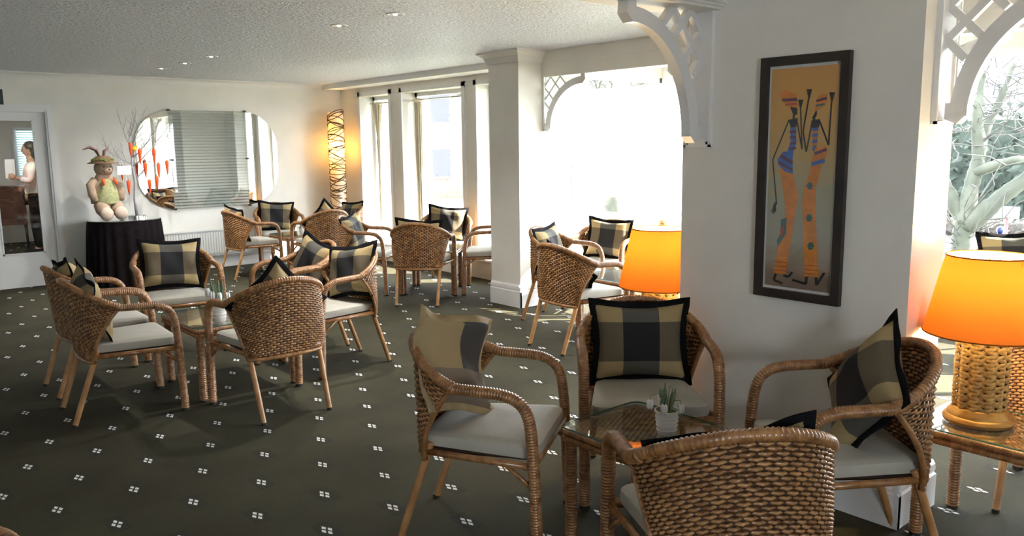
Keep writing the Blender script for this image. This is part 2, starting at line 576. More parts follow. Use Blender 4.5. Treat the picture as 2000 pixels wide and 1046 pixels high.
# column between windows and bay opening
cl = MB().box((5.03, 5.765, 0), (5.32, 6.20, ZC))
cl.box((5.32, 5.90, 0), (5.86, 6.20, ZC))
struct('wall_column', cl, M['wall'])
cap = MB()
pr = [(0, .11), (.012, .11), (.02, .09), (.035, .05), (.07, .02), (.085, .015), (.085, 0), (0, 0)]
for (x0, x1, y0, y1) in ((5.03, 5.32, 5.765, 6.20),):
    for o, z in pr: pass
    rings = []
    for o, z in pr[1:-1]:
        rings.append([(x0-o, y0-o, ZC-z), (x1, y0-o, ZC-z), (x1, y1+o, ZC-z), (x0-o, y1+o, ZC-z)])
    b = cap.add([p for r in rings for p in r], [])
    for k in range(len(rings)-1):
        for q in range(4):
            cap.f.append((b+4*k+q, b+4*k+(q+1) % 4, b+4*k+4+(q+1) % 4, b+4*k+4+q)); cap.m.append(0)
struct('trim_4', cap, M['cove'])
skirting('baseboard_column', (5.03, 6.20, 0), (5.03, 5.743, 0), (-1, 0, 0), .22)
skirting('baseboard_column_side', (5.008, 5.765, 0), (5.32, 5.765, 0), (0, -1, 0), .22)

# beam over the bay openings, wall between the two openings
bmw = MB()
bmw.box((5.32, -1, 2.18), (5.50, 5.765, ZC)); bmw.box((5.32, 2.35, 0), (5.50, 2.50, 2.18)); bmw.box((5.32, 3.57, 0), (5.50, 3.72, 2.18))
struct('wall_beam', bmw, M['wall'])
struct('trim_5', MB().box((5.312, -1, 2.30), (5.32, 5.765, 2.31)), M['cove'])
# bay: low walls, lintel, corner posts, glazing
by = MB()
by.box((7.10, -1, 0), (7.25, 5.90, .42)); by.box((7.10, -1, 2.25), (7.25, 5.90, ZC))
by.box((5.50, 5.765, 0), (7.25, 5.90, .35)); by.box((5.32, 5.765, 2.25), (7.25, 5.90, ZC)); by.box((5.32, 5.765, 0), (5.50, 5.90, ZC))
by.box((3.175, -1.15, 0), (7.25, -1, ZC))
struct('wall_bay', by, M['wall'])
bf = MB()
bf.box((7.12, 5.78, .42), (7.22, 5.88, 2.25)); bf.box((7.12, -1, .42), (7.22, -.94, 2.25))
wn = tag(bpy.data.objects.new('window_4', None), kind='structure'); COL.objects.link(wn)
bf.box((7.12, -1, 2.20), (7.22, 5.88, 2.25)); bf.box((7.12, -1, .42), (7.22, 5.88, .47))
for y in (3.3, .2):
    bf.box((7.14, y-.025, .45), (7.20, y+.025, 2.22))
bf.build('window_frame', M['white'], wn)
MB().box((6.98, -1, .42), (7.12, 5.765, .445)).build('window_sill', M['white'], wn)
for a, b in ((-.94, .175), (.225, 3.275), (3.325, 5.78)):
    MB().box((7.165, a, .47), (7.171, b, 2.20)).build('pane', M['pane'], wn)
wn = tag(bpy.data.objects.new('window_5', None), kind='structure'); COL.objects.link(wn)
b5 = MB().box((5.50, 5.80, .35), (7.12, 5.87, .40)); b5.box((5.50, 5.80, 2.20), (7.12, 5.87, 2.25)); b5.box((5.50, 5.80, .4), (5.54, 5.87, 2.2))
b5.build('window_frame', M['white'], wn)
MB().box((5.50, 5.72, .345), (7.10, 5.80, .365)).build('window_sill', M['white'], wn)
MB().box((5.54, 5.832, .40), (7.12, 5.838, 2.20)).build('pane', M['pane'], wn)
portal((7.28, 2.44, 1.33), (1.8, 6.8), (-1, 0, 0))
portal((6.3, 5.93, 1.3), (1.6, 1.85), (0, -1, 0))

# pillar with the picture, right-hand wall, room behind the camera
struct('wall_pillar', MB().box((3.175, 1.347, 0), (3.485, 2.444, ZC)), M['wall'])
skirting('baseboard_pillar', (3.175, 2.466, 0), (3.175, 1.325, 0), (-1, 0, 0), .20)
skirting('baseboard_pillar_side', (3.153, 1.347, 0), (3.507, 1.347, 0), (0, -1, 0), .20)
skirting('baseboard_pillar_far', (3.153, 2.444, 0), (3.507, 2.444, 0), (0, 1, 0), .20)
struct('wall_right', MB().box((3.175, -3, 0), (3.485, -.75, ZC)), M['wall'])
struct('wall_left', MB().box((-2.75, -3, 0), (-2.6, YF, ZC)), M['wall'])
# wall behind the viewer; its unseen window is added for fill light
FW = (-1.2, .0, 1.0, 2.1)
wf_ = MB()
wf_.box((-2.75, -3.15, 0), (3.485, -3, FW[2])); wf_.box((-2.75, -3.15, FW[3]), (3.485, -3, ZC)); wf_.box((-2.75, -3.15, FW[2]), (FW[0], -3, FW[3])); wf_.box((FW[1], -3.15, FW[2]), (3.485, -3, FW[3]))
struct('wall_front', wf_, M['wall'])
wn = tag(bpy.data.objects.new('window_7', None), kind='structure'); COL.objects.link(wn)
f = MB()
for x in (FW[0], FW[1]-.05): f.box((x, -3.11, FW[2]), (x+.05, -3.04, FW[3]))
f.box((FW[0], -3.11, FW[2]), (FW[1], -3.04, FW[2]+.06)); f.box((FW[0], -3.11, FW[3]-.06), (FW[1], -3.04, FW[3]))
f.build('window_frame', M['white'], wn)
MB().box((FW[0]+.02, -3.078, FW[2]+.03), (FW[1]-.02, -3.072, FW[3]-.03)).build('pane', M['pane'], wn)
portal(((FW[0]+FW[1])/2, -3.18, (FW[2]+FW[3])/2), (FW[1]-FW[0], FW[3]-FW[2]), (0, 1, 0))

# beams that meet the pillar, each with a moulded underside
def beam(name, a, b):
    (x0, y0, z0), (x1, y1, z1) = a, b
    mb = MB().box((x0, y0, z0+.036), b)
    for k, (g, h) in enumerate(((.012, .05), (.024, .032), (.036, .016))):
        mb.box((x0-g*(y1-y0 < 1), y0-g*(x1-x0 > y1-y0), z0+.012*k), (x1+0, y1+g*(x1-x0 > y1-y0), z0+.012*k+.012))
    return struct(name, mb, M['cove'])
beam('trim_6', (-2.6, 2.25, 2.14), (3.175, 2.45, ZC))
beam('trim_7', (3.25, -.75, 2.14), (3.47, 1.347, ZC))

def bracket(name, org, out, side, L, Hh, thick, plate, label):
    """arched corner bracket: org at the corner under the beam, out = direction away from the post"""
    o, d, s = Vector(org), Vector(out), Vector(side)
    root = tag(bpy.data.objects.new(name, None), kind='structure'); COL.objects.link(root)
    def mp(x, y, t): return o+d*x+s*t+Vector((0, 0, -y))
    arc = MB()
    n = 18
    wd = .07
    outer = [(L-(L-.02)*math.sin(a)+0, Hh-(Hh-.012)*math.cos(a)) for a in [PI/2*i/n for i in range(n+1)]]
    # curve from the tip (L, ~0) down to the foot (0.02, Hh)
    cur = [(.03+(L-.03)*(1-math.sin(a)), .02+(Hh-.02)*(1-math.cos(a))) for a in [PI/2*i/n for i in range(n+1)]]
    poly_o, poly_i = [], []
    for i, (x, y) in enumerate(cur):
        a = PI/2*i/n
        nx, ny = math.sin(a)*1.0, math.cos(a)*1.0
        poly_o.append((x-.0*nx, y-.0*ny)); poly_i.append((x+wd*nx*.9, y+wd*ny*.9))
    for i in range(n):
        arc.prism([poly_o[i], poly_o[i+1], poly_i[i+1], poly_i[i]], mp, -thick/2, thick/2)
    arc.prism([(L-.02, .0), (L+.03, .0), (L+.035, .05), (L, .085), (L-.03, .07)], mp, -thick*.56, thick*.56)
    arc.prism([(.015, Hh-.05), (.085, Hh-.05), (.09, Hh), (.06, Hh+.03), (.015, Hh+.01)], mp, -thick*.56, thick*.56)
    arc.build('arch', M['white'], root)
    k = L/.52
    def bar(p, q, th_):
        p, q = Vector((*p, 0))*k, Vector((*q, 0))*k
        e = (q-p); ln = e.length; e.normalize(); pe = Vector((-e.y, e.x, 0))*(.015 if plate[0] > .1 else .008)
        b = MB()
        b.prism([(p+pe)[:2], (q+pe)[:2], (q-pe)[:2], (p-pe)[:2]], mp, -thick*th_, thick*th_)
        b.build('lattice_bar', M['white'], root)
    for bi, (p, q) in enumerate((((.0, .09), (.135, .225)), ((.0, .09), (.09, 0)), ((.0, .22), (.22, 0)), ((.09, 0), (.21, .12)), ((.0, .22), (.075, .30)), ((.22, 0), (.29, .07)))):
        bar(p, q, .22+.03*bi)
    pl = MB()
    pw, ph = plate
    pl.prism([(-.02, -.0), (.0, -.0), (.0, ph), (-.02, ph)], mp, -pw/2, pw/2)
    for g, tt in ((0, .02), (.014, .013)):
        pl.prism([(0, 0), (tt*.6, 0), (tt*.6, ph-g), (0, ph-g)], mp, pw/2-g-.012, pw/2-g)
        pl.prism([(0, 0), (tt*.6, 0), (tt*.6, ph-g), (0, ph-g)], mp, -pw/2+g, -pw/2+g+.012)
        pl.prism([(0, ph-g-.012), (tt*.6, ph-g-.012), (tt*.6, ph-g), (0, ph-g)], mp, -pw/2+g, pw/2-g)
    pl.build('wall_plate', M['white'], root)
    root['label'] = label
    return root
bracket('trim_8', (3.165, 2.35, 2.14), (-1, 0, 0), (0, 1, 0), .50, .56, .05, (.15, .61), 'arched lattice bracket springing from pillar left of picture')
bracket('trim_9', (3.36, 1.337, 2.14), (0, -1, 0), (1, 0, 0), .50, .50, .05, (.18, .53), 'arched lattice bracket over the large orange lamp')
bracket('trim_10', (5.36, 5.755, 2.18), (0, -1, 0), (1, 0, 0), .52, .48, .05, (.06, .50), 'small distant arched bracket beside the column')
bracket('trim_11', (5.36, 3.72, 2.18), (0, 1, 0), (1, 0, 0), .52, .48, .05, (.06, .50), 'arched bracket tip showing left of the pillar edge')
bracket('trim_12', (5.36, 2.35, 2.18), (0, -1, 0), (1, 0, 0), .52, .48, .05, (.06, .50), 'distant arched bracket beyond the big lamp')

# door in the far wall, glazed, with architrave; next room behind it
dr = tag(bpy.data.objects.new('door_1', None), kind='structure'); COL.objects.link(dr)
d = MB()
d.box((1.37, YF+.03, 0), (1.52, YF+.07, 1.98)); d.box((1.94, YF+.03, 0), (2.06, YF+.07, 1.98)); d.box((1.52, YF+.03, 0), (1.94, YF+.07, .38)); d.box((1.52, YF+.03, 1.90), (1.94, YF+.07, 1.98))
d.build('door_leaf', M['white'], dr)
MB().box((1.52, YF+.047, .38), (1.94, YF+.053, 1.90)).build('pane', M['pane'], dr)
bd = MB()
for a, b in (((1.52, .38), (1.535, 1.90)), ((1.925, .38), (1.94, 1.90)), ((1.52, .38), (1.94, .395)), ((1.52, 1.885), (1.94, 1.90))):
    bd.box((a[0], YF+.022, a[1]), (b[0], YF+.03, b[1]))
bd.build('glazing_bead', M['white'], dr)
ar = MB()
for g, t in ((0, .022), (.02, .034), (.045, .026)):
    ar.box((2.06+g, YF-t, 0), (2.06+g+.028, YF, 1.985+g)); ar.box((1.332-g, YF-t, 0), (1.36-g, YF, 1.985+g)); ar.box((1.332-g, YF-t, 1.985+g), (2.06+g+.028, YF, 2.013+g))
ar.box((2.062, YF+.002, 0), (2.099, YF+.158, 1.983)); ar.box((1.362, YF+.002, 1.983), (2.099, YF+.158, 1.999))
struct('trim_13', ar, M['white'])
nr = MB()
nr.box((0, 16.0, 0), (4.6, 16.15, ZC)); nr.box((-.1, YF+.16, 0), (0, 16.0, ZC)); nr.box((4.6, YF+.16, 0), (4.75, 16.0, ZC))
struct('wall_next_room', nr, M['wall'])
ld = bpy.data.lights.new('next_room_fill_light', 'AREA'); ld.size = .6; ld.energy = 9; ld.color = (1, .95, .88)  # unseen area light added to brighten the next room
lo = bpy.data.objects.new('next_room_fill_light', ld); COL.objects.link(lo); lo.location = (1.9, 12.6, 2.40)

# ================================================================== CHAIRS
def S(u, v):
    a = u*PI/2
    wv = .224+.062*v**.8
    xb = -.212-.058*v
    dv = .045+.20*v**1.7
    ca = max(0, math.cos(a))
    zt = .668+.136*ca**1.25
    return Vector((xb+dv*(1-ca), wv*math.sin(a), .355+v*(zt-.355)))
def Nrm(u, v):
    e = 1e-3
    du = S(min(u+e, 1), v)-S(max(u-e, -1), v)
    dv = S(u, min(v+e, 1))-S(u, max(v-e, 0))
    n = du.cross(dv); n.normalize()
    return -n if n.dot(Vector((-1, 0, 0))) < 0 and abs(u) < .5 else n
def shell_mesh():
    mb = MB()
    rows, st = 31, 36
    # outward sign from the centre of the back
    sg = 1 if (S(.01, .5)-S(-.01, .5)).cross(S(0, .51)-S(0, .49)).dot(Vector((-1, 0, 0))) > 0 else -1
    def nrm(u, v):
        e = 2e-3
        n = (S(min(u+e, 1), v)-S(max(u-e, -1), v)).cross(S(u, min(v+e, 1))-S(u, max(v-e, 0)))
        n.normalize()
        return n*sg
    for k in range(rows):
        v = (k+.5)/rows
        path = []
        for i in range(2*st+1):
            u = -1+i/st
            amp = 0 if i % 2 == 0 else .0048*(1 if ((i//2)+k) % 2 == 0 else -1)
            path.append((S(u, v)+nrm(u, v)*amp, nrm(u, v)))
        ring = []
        for i, (p, n) in enumerate(path):
            u = -1+i/st
            upv = S(u, min(1, v+.01))-S(u, max(0, v-.01)); hh = upv.length/.02/rows*.52
            upv.normalize()
            ring.append(mb.add([p+upv*hh, p+n*.0042, p-upv*hh, p-n*.0042], []))
        for i in range(2*st):
            for q in range(4):
                mb.f.append((ring[i]+q, ring[i]+(q+1) % 4, ring[i+1]+(q+1) % 4, ring[i+1]+q)); mb.m.append(0)
    mb.cur = 1
    mb.grid(lambda a, b: S(-1+2*a, b), 36, 12)  # dark sheet added inside the weave to stop light leaking through
    return mb.mesh('woven_back', [M['rattan'], M['backing']], True)
def ribbed(path, r, pitch=.009, n=8, depth=.13, flat=None):
    """tube wrapped in cane: radius pulses along its length"""
    P = [Vector(p) for p in path]
    # Catmull-Rom resample
    fine = []
    for i in range(len(P)-1):
        p0, p1, p2, p3 = P[max(i-1, 0)], P[i], P[i+1], P[min(i+2, len(P)-1)]
        m = max(2, int((p2-p1).length/.01))
        for j in range(m):
            t = j/m
            fine.append(.5*((2*p1)+(-p0+p2)*t+(2*p0-5*p1+4*p2-p3)*t*t+(-p0+3*p1-3*p2+p3)*t**3))
    fine.append(P[-1])
    out, rad = [], []
    L = [0]
    for a, b in zip(fine, fine[1:]): L.append(L[-1]+(b-a).length)
    n_s = int(L[-1]/(pitch/3))
    j = 0
    rr = r if isinstance(r, (tuple, list)) else (r, r)
    for i in range(n_s+1):
        s_ = L[-1]*i/n_s
        while j < len(L)-2 and L[j+1] < s_: j += 1
        t = (s_-L[j])/max(1e-9, L[j+1]-L[j])
        out.append(fine[j].lerp(fine[j+1], t))
        f = i/n_s
        rad.append((rr[0]*(1-f)+rr[1]*f)*(1-depth if i % 3 == 0 else 1))
    return out, rad
def make_chair():
    root = bpy.data.objects.new('rattan_armchair', None); COL.objects.link(root)
    sh = link('woven_back', shell_mesh(), root); sh['kind'] = 'stuff'
    rim = MB()
    o, r = ribbed([S(u, 1)+Vector((0, 0, .004)) for u in [-1+2*i/28 for i in range(29)]], .020, .015, 8, .20)
    rim.tube(o, r, 8)
    rim.build('back_rim', M['cane'], root, True)
    ed = MB()
    for sgn in (-1, 1):
        ed.tube([S(sgn, v/10) for v in range(11)], .011, 6)
    ed.tube([S(-1+2*i/20, 0) for i in range(21)], .012, 6)
    ed.build('back_edging', M['cane'], root, True)
    for sgn in (-1, 1):
        a = MB()
        pth = [S(sgn*.80, 1), S(sgn*.93, 1)+Vector((.01, sgn*.003, -.004)), (-.02, sgn*.286, .664), (.07, sgn*.288, .660), (.15, sgn*.288, .655), (.205, sgn*.288, .640), (.243, sgn*.287, .608), (.262, sgn*.286, .56), (.270, sgn*.286, .50), (.277, sgn*.285, .40), (.284, sgn*.284, .2), (.291, sgn*.284, .012)]
        o, r = ribbed(pth, (.0215, .0235), .011, 10, .20)
        a.tube(o, r, 10, flat=(1, 1.12))
        a.build('arm_and_front_leg', M['cane'], root, True)
        l = MB()
        o, r = ribbed([(-.150, sgn*.212, .42), (-.178, sgn*.212, .33), (-.235, sgn*.208, .17), (-.290, sgn*.204, .010)], (.017, .0155), .014, 8, .05)
        l.tube(o, r, 8)
        l.build('rear_leg', M['pole'], root, True)
        for x, y, rr in ((.291, .284, .0235), (-.2935, .204, .0155)):
            MB().lathe([(rr, 0), (rr, .014)], 10, (x, sgn*y, 0)).build('foot_glide', M['foot'], root)
    rl = MB()
    for sgn in (-1, 1):
        rl.tube([(-.165, sgn*.218, .385), (.276, sgn*.280, .385)], .014, 8)
        rl.tube([(.16, sgn*.268, .385), (.278, sgn*.282, .30)], .010, 6)
    rl.tube([(.272, -.282, .388), (.272, .282, .388)], .017, 8)
    rl.tube([(-.19, -.21, .385), (-.19, .21, .385)], .014, 8)
    rl.build('seat_rail', M['cane'], root, True)
    deck = MB().box((-.19, -.215, .386), (.26, .255*0+.215, .398))
    deck.build('seat_deck', M['backing'], root)
    # pad
    pd = MB()
    def pad(z, inset):
        pts = []
        cr = .05
        for cx, cy, a0 in ((.285-cr, .252-cr, 0), (-.195+cr, .205-cr, 90), (-.195+cr, -.205+cr, 180), (.285-cr, -.252+cr, 270)):
            for k in range(6):
                a = math.radians(a0+18*k)
                pts.append((cx+(cr-inset)*math.cos(a), cy+(cr-inset)*math.sin(a), z))
        return pts
    lv = [(.400, .012), (.404, .002), (.425, -.002), (.446, .002), (.453, .012), (.459, .04)]
    rg = [pd.add(pad(z, i), []) for z, i in lv]
    n = 24
    for a, b in zip(rg, rg[1:]):
        for k in range(n):
            pd.f.append((a+k, a+(k+1) % n, b+(k+1) % n, b+k)); pd.m.append(0)
    pd.f.append(tuple(rg[-1]+k for k in range(n))); pd.m.append(0)
    pd.f.append(tuple(rg[0]+k for k in reversed(range(n)))); pd.m.append(0)
    pd.build('seat_pad', M['seat'], root, 'auto')
    return root

CH = {  # x, y, heading in degrees, label
 'A1': (1.955, 2.475, -55.8, 'rattan armchair left of the small glass table, tan cushion slumped over its back'),
 'A2': (2.775, 2.335, -132, 'rattan armchair with its back to the pillar corner, upright plaid cushion facing the viewer'),
 'A3': (2.815, 1.383, 139.4, 'rattan armchair under the framed picture, cushion on its corner, beside big orange lamp'),
 'A4': (1.933, 1.316, 54.8, 'nearest rattan armchair, its woven back turned to the viewer at bottom right'),
 'B1': (1.273, 5.151, -3.2, 'rattan armchair at left, nearer of the two side by side facing the glass table'),
 'B2': (1.313, 5.798, -.5, 'rattan armchair at left, farther of the two side by side, nearest the glazed door'),
 'B3': (2.04, 6.42, -97, 'rattan armchair in front of the black draped table, plaid cushion facing the viewer'),
 'B4': (1.991, 4.553, 89.2, 'rattan armchair left of centre, woven back to the viewer, at the table with flowers'),
 'B5': (2.751, 5.153, 180.6, 'rattan armchair facing left, nearer of the cushioned pair right of the left-hand table'),
 'B6': (2.77, 5.79, 178, 'rattan armchair facing left, farther of the cushioned pair right of the left-hand table'),
 'C1': (3.92, 9.52, 3, 'rattan armchair side-on in front of the white radiator'),
 'C2': (4.62, 10.20, -103, 'rattan armchair against the far wall under the right end of the mirror, pale sunlit cushion'),
 'C3': (4.62, 8.93, 88, 'far rattan armchair, sunlit back to the viewer, in front of slatted floor lamp'),
 'C4': (5.24, 9.58, 176, 'rattan armchair facing left just below the slatted floor lamp'),
 'D1': (4.43, 7.62, -46, 'rattan armchair in front of the narrow left window, bluish plaid cushion leaning in it'),
 'D2': (4.544, 6.711, 43.9, 'rattan armchair with its back square to the viewer in front of the wide middle window'),
 'D3': (5.43, 7.52, -133, 'rattan armchair under the wide window, facing the viewer with a large plaid cushion'),
 'D4': (5.44, 6.68, 137, 'rattan armchair half hidden by the left side of the white column'),
 'E1': (4.379, 4.373, -4.9, 'rattan armchair with its back to the viewer at the bay, right of the white column'),
 'E2': (4.97, 5.13, -70, 'rattan armchair close to the right face of the column, pale cushion, behind another chair'),
 'E3': (5.66, 5.27, -160, 'rattan armchair deepest in the bright bay, facing the viewer'),
 'F1': (3.92, .93, 2, 'rattan armchair behind the big lamp, only its lamplit woven back showing'),
 'F2': (6.32, 1.95, -150, 'rattan armchair by the bay window at far right, pale cushion over its back'),
 'G1': (-.06, 1.70, 190, 'rattan armchair at the bottom left corner of the view, only a tip showing'),
}
proto = make_chair()
first = True
GRP = 'rattan armchairs set around the lounge tables'
for k, (x, y, a, lab) in CH.items():
    if first:
        c = proto; c.location = (x, y, 0); c.rotation_euler = (0, 0, math.radians(a)); tag(c, lab, 'chair', GRP); first = False
    else:
        c = dup(proto, 'rattan_armchair', (x, y, 0), math.radians(a), lab, GRP)
        c['category'] = 'chair'

# ------------------------------------------------------------------ plaid cushions
def cushion_mesh(seed, slump=0, cover=None, border=None):
    rnd = random.Random(seed)
    n = 22
    a, a2 = .212, .178
    ph = [rnd.uniform(0, 6.28) for _ in range(6)]
    def pt(s, t, side):
        k = (1-s**4)*(1-t**4)
        th = .066*math.sqrt(max(0, k))*(1+.12*math.sin(3*s+ph[0])*math.cos(2.5*t+ph[1]))
        th += .006*k*math.sin(7*s+4*t+ph[2])
        x = a*s*(1-.11*(1-t*t)*s*s); y = a2*t*(1-.13*(1-s*s)*t*t)
        z = side*th+.008*math.sin(2.2*s+ph[3])*t
        if slump:
            z += slump*(t*t*.09*(1 if t > 0 else .3)) + slump*.03*math.sin(3*s+ph[4])*max(0, t)
        return (x, y, z)
    mb = MB()
    for side in (1, -1):
        mb.grid(lambda u, v: pt(-1+2*u, -1+2*v, side), n, n)
    me = mb.mesh('cushion_cover', cover or M['plaid'], True)
    uvl = me.uv_layers.new(name='UVMap')
    for l in me.loops:
        v = l.vertex_index % ((n+1)*(n+1))
        uvl.data[l.index].uv = ((v % (n+1))/n, (v//(n+1))/n)
    fb = MB()
    wd = .028
    edge = [(s, -1) for s in [-1+2*i/n for i in range(n)]] + [(1, s) for s in [-1+2*i/n for i in range(n)]] + [(s, 1) for s in [1-2*i/n for i in range(n)]] + [(-1, s) for s in [1-2*i/n for i in range(n)]]
    N = len(edge)
    ii, oo = [], []
    for k, (s, t) in enumerate(edge):
        p = Vector(pt(s, t, 0))
        ex = 1 if abs(s) == 1 else 0; ey = 1 if abs(t) == 1 else 0
        q = p+Vector((wd*ex*math.copysign(1, s), wd*ey*math.copysign(1, t), .006*math.sin(k*.55+ph[5])))
        for dz in (.0025, -.0025):
            ii.append(p*.97+Vector((0, 0, dz))); oo.append(q+Vector((0, 0, dz)))
    b1 = fb.add(ii, []); b2 = fb.add(oo, [])
    for k in range(N):
        j = (k+1) % N
        fb.f += [(b1+2*k, b1+2*j, b2+2*j, b2+2*k), (b1+2*k+1, b2+2*k+1, b2+2*j+1, b1+2*j+1), (b2+2*k, b2+2*j, b2+2*j+1, b2+2*k+1)]; fb.m += [0]*3
    return me, fb.mesh('flange', border or M['flange'], True)
CM = [cushion_mesh(i, sl) for i, sl in ((1, 0), (2, .3), (3, 0))] + [cushion_mesh(4, 1.1, M['tanplaid'], M['tanflange'])]
def cushion(ch, label, x=-.128, y=0, z=.640, lean=14, roll=0, turn=0, v=0):
    cx, cy, ca, _ = CH[ch]
    o = link('plaid_cushion', CM[v][0])
    # local frame: cushion x -> chair left, y -> up, z (normal) -> chair forward
    m = Matrix.Rotation(math.radians(ca), 4, 'Z') @ Matrix.Translation((x, y, z)) @ Matrix.Rotation(math.radians(turn), 4, 'Z') @ Matrix.Rotation(math.radians(-lean), 4, 'Y') @ Matrix(((0, 0, 1, 0), (1, 0, 0, 0), (0, 1, 0, 0), (0, 0, 0, 1))) @ Matrix.Rotation(math.radians(roll), 4, 'Z')
    o.matrix_world = Matrix.Translation((cx, cy, 0)) @ m
    fo = link('flange', CM[v][1], o)
    fo['label'] = 'tan fabric border' if v == 3 else 'black fabric border'
    tag(o, label, 'cushion', 'plaid cushions on the rattan armchairs')
    return o
cushion('A1', 'plaid cushion slumped over the chair left of the small glass table, mostly tan', x=-.135, y=-.02, z=.668, lean=22, roll=-20, turn=-10, v=3)
cushion('A2', 'black-bordered plaid cushion standing square in the chair by the pillar corner', lean=12, z=.632)
cushion('A3', 'plaid cushion standing on its corner in the chair under the framed picture', x=-.045, y=.03, z=.652, lean=18, roll=50, turn=0)
cushion('A4', 'plaid cushion in the nearest chair, top edge just showing above the woven rim', x=-.07, z=.60, lean=30, roll=-13, v=1)
cushion('B1', 'plaid cushion in the nearer left-hand chair, showing over its rim', x=-.13, z=.66, roll=12, v=1)
cushion('B2', 'plaid cushion in the farther left-hand chair, by the glazed door', x=-.13, z=.665, roll=-8, v=2)
cushion('B3', 'plaid cushion facing the viewer in front of the black draped table', lean=13, roll=-3, v=2, z=.655)
cushion('B4', 'plaid cushion in the chair left of centre, black corners peeping past its woven back', x=-.11, z=.65, roll=42, lean=18)
cushion('B5', 'plaid cushion in the nearer chair of the pair facing left, tilted', x=-.12, z=.665, roll=10, turn=12, lean=18, v=2)
cushion('B6', 'plaid cushion in the farther chair of the pair facing left', x=-.12, z=.655, roll=-16, turn=14, lean=18, v=0)
cushion('C1', 'plaid cushion in the chair before the radiator, one dark corner showing', z=.665, roll=6)
cushion('C2', 'pale sunlit plaid cushion under the right end of the mirror', roll=-6, v=1)
cushion('C3', 'plaid cushion in the far sunlit chair, black corner at its left rim', x=-.12, z=.66, roll=38)
cushion('C4', 'plaid cushion in the chair just below the slatted floor lamp', turn=10, roll=4)
cushion('D1', 'bluish lit plaid cushion leaning in the chair before the narrow left window', turn=-8, roll=8, v=2)
cushion('D2', 'plaid cushion in the chair before the wide window, two black corners above the rim', z=.645, roll=3, v=1)
cushion('D3', 'plaid cushion facing the viewer under the wide window', z=.66, roll=-7, v=1)
cushion('D4', 'plaid cushion in the chair half hidden by the column', roll=2)
cushion('E1', 'plaid cushion fallen low on the seat of the chair right of the column', x=-.06, z=.60, lean=38, roll=44)
cushion('E2', 'pale lit plaid cushion in the chair next to the column face', roll=3, v=2)
cushion('E3', 'plaid cushion in the chair deepest in the bright bay', roll=-4, v=1)
cushion('F2', 'pale cushion over the chair by the bay window at far right', z=.70, roll=3, v=1)

# ================================================================== TABLES
def weave_panel(x0, x1, y0, y1, z, pitch=.011, st=.022):
    mb = MB()
    nr = int((y1-y0)/pitch)
    ns = int((x1-x0)/st)
    for k in range(nr):
        y = y0+(k+.5)*(y1-y0)/nr
        ring = []
        for i in range(2*ns+1):
            x = x0+(x1-x0)*i/(2*ns)
            a = 0 if i % 2 == 0 else .003*(1 if ((i//2)+k) % 2 == 0 else -1)
            h = (y1-y0)/nr*.5
            ring.append(mb.add([(x, y-h, z+a), (x, y, z+a+.003), (x, y+h, z+a)], []))
        for i in range(2*ns):
            for q in range(2):
                mb.f.append((ring[i]+q, ring[i]+q+1, ring[i+1]+q+1, ring[i+1]+q)); mb.m.append(0)
    return mb.mesh('woven_top', M['rattan'], True)
def rrect(x, y, cr, n=6):
    pts = []
    for cx, cy, a0 in ((x-cr, y-cr, 0), (-x+cr, y-cr, 90), (-x+cr, -y+cr, 180), (x-cr, -y+cr, 270)):
        for k in range(n+1):
            a = math.radians(a0+90*k/n)
            pts.append((cx+cr*math.cos(a), cy+cr*math.sin(a)))
    return pts
def make_table(sx, sy, h, label, loc, group='glass-topped rattan tables'):
    t = thing('rattan_table', label, 'table', loc, 0, group)
    hx, hy = sx/2, sy/2
    wp = link('woven_top', weave_panel(-hx+.01, hx-.01, -hy+.01, hy-.01, h-.018), t); wp['kind'] = 'stuff'
    MB().box((-hx+.012, -hy+.012, h-.032), (hx-.012, hy-.012, h-.024)).build('top_board', M['backing'], t)
    ap = MB()
    for s in (-1, 1):
        for zz in (h-.024, h-.050):
            o, r = ribbed([(-hx, s*hy, zz), (hx, s*hy, zz)], .014, .012, 8, .18); ap.tube(o, r, 8)
            o, r = ribbed([(s*hx, -hy, zz), (s*hx, hy, zz)], .014, .012, 8, .18); ap.tube(o, r, 8)
    ap.build('apron', M['cane'], t, True)
    for a in (-1, 1):
        for b in (-1, 1):
            l = MB()
            o, r = ribbed([(a*(hx-.02), b*(hy-.02), h-.03), (a*(hx-.02), b*(hy-.02), .012)], .025, .012, 10, .18)
            l.tube(o, r, 10)
            lo_ = l.build('leg', M['cane'], t, True)
            MB().lathe([(.024, 0), (.024, .014)], 10, (a*(hx-.02), b*(hy-.02), 0)).build('foot_glide', M['foot'], lo_)
    g = MB().prism(rrect(hx+.016, hy+.016, .05), lambda x, y, z: (x, y, z), h-.006, h+.002)
    g.build('glass_top', M['glass'], t)
    e = MB(); e.tube([(x, y, h-.002) for x, y in rrect(hx+.0165, hy+.0165, .05)], .0028, 5, closed=True)
    e.build('glass_edge', M['glass_edge'], t)
    return t
TH = .47
make_table(.43, .45, TH, 'small glass-topped rattan table between the four nearest chairs, white pot on it', (2.325, 1.945, 0))
make_table(.64, .64, TH, 'glass-topped rattan table of the left-hand group, vase of flowers on it', (1.985, 5.225, 0))
make_table(.50, .50, TH, 'rattan table among the chairs by the radiator, farthest from the viewer', (4.58, 9.57, 0))
t = make_table(.56, .56, TH, 'rattan table behind the chair before the wide window, small silver box on it', (4.97, 7.13, 0)); t.rotation_euler = (0, 0, math.radians(45))
make_table(.60, .60, TH, 'glass-topped rattan table in the bright bay right of the column', (5.06, 4.42, 0))
make_table(.40, .80, .46, 'rattan lamp table with woven top under glass, at the right edge', (3.36, .885, 0))
make_table(.44, .44, .46, 'rattan lamp table hidden behind the pillar corner', (3.30, 2.72, 0))

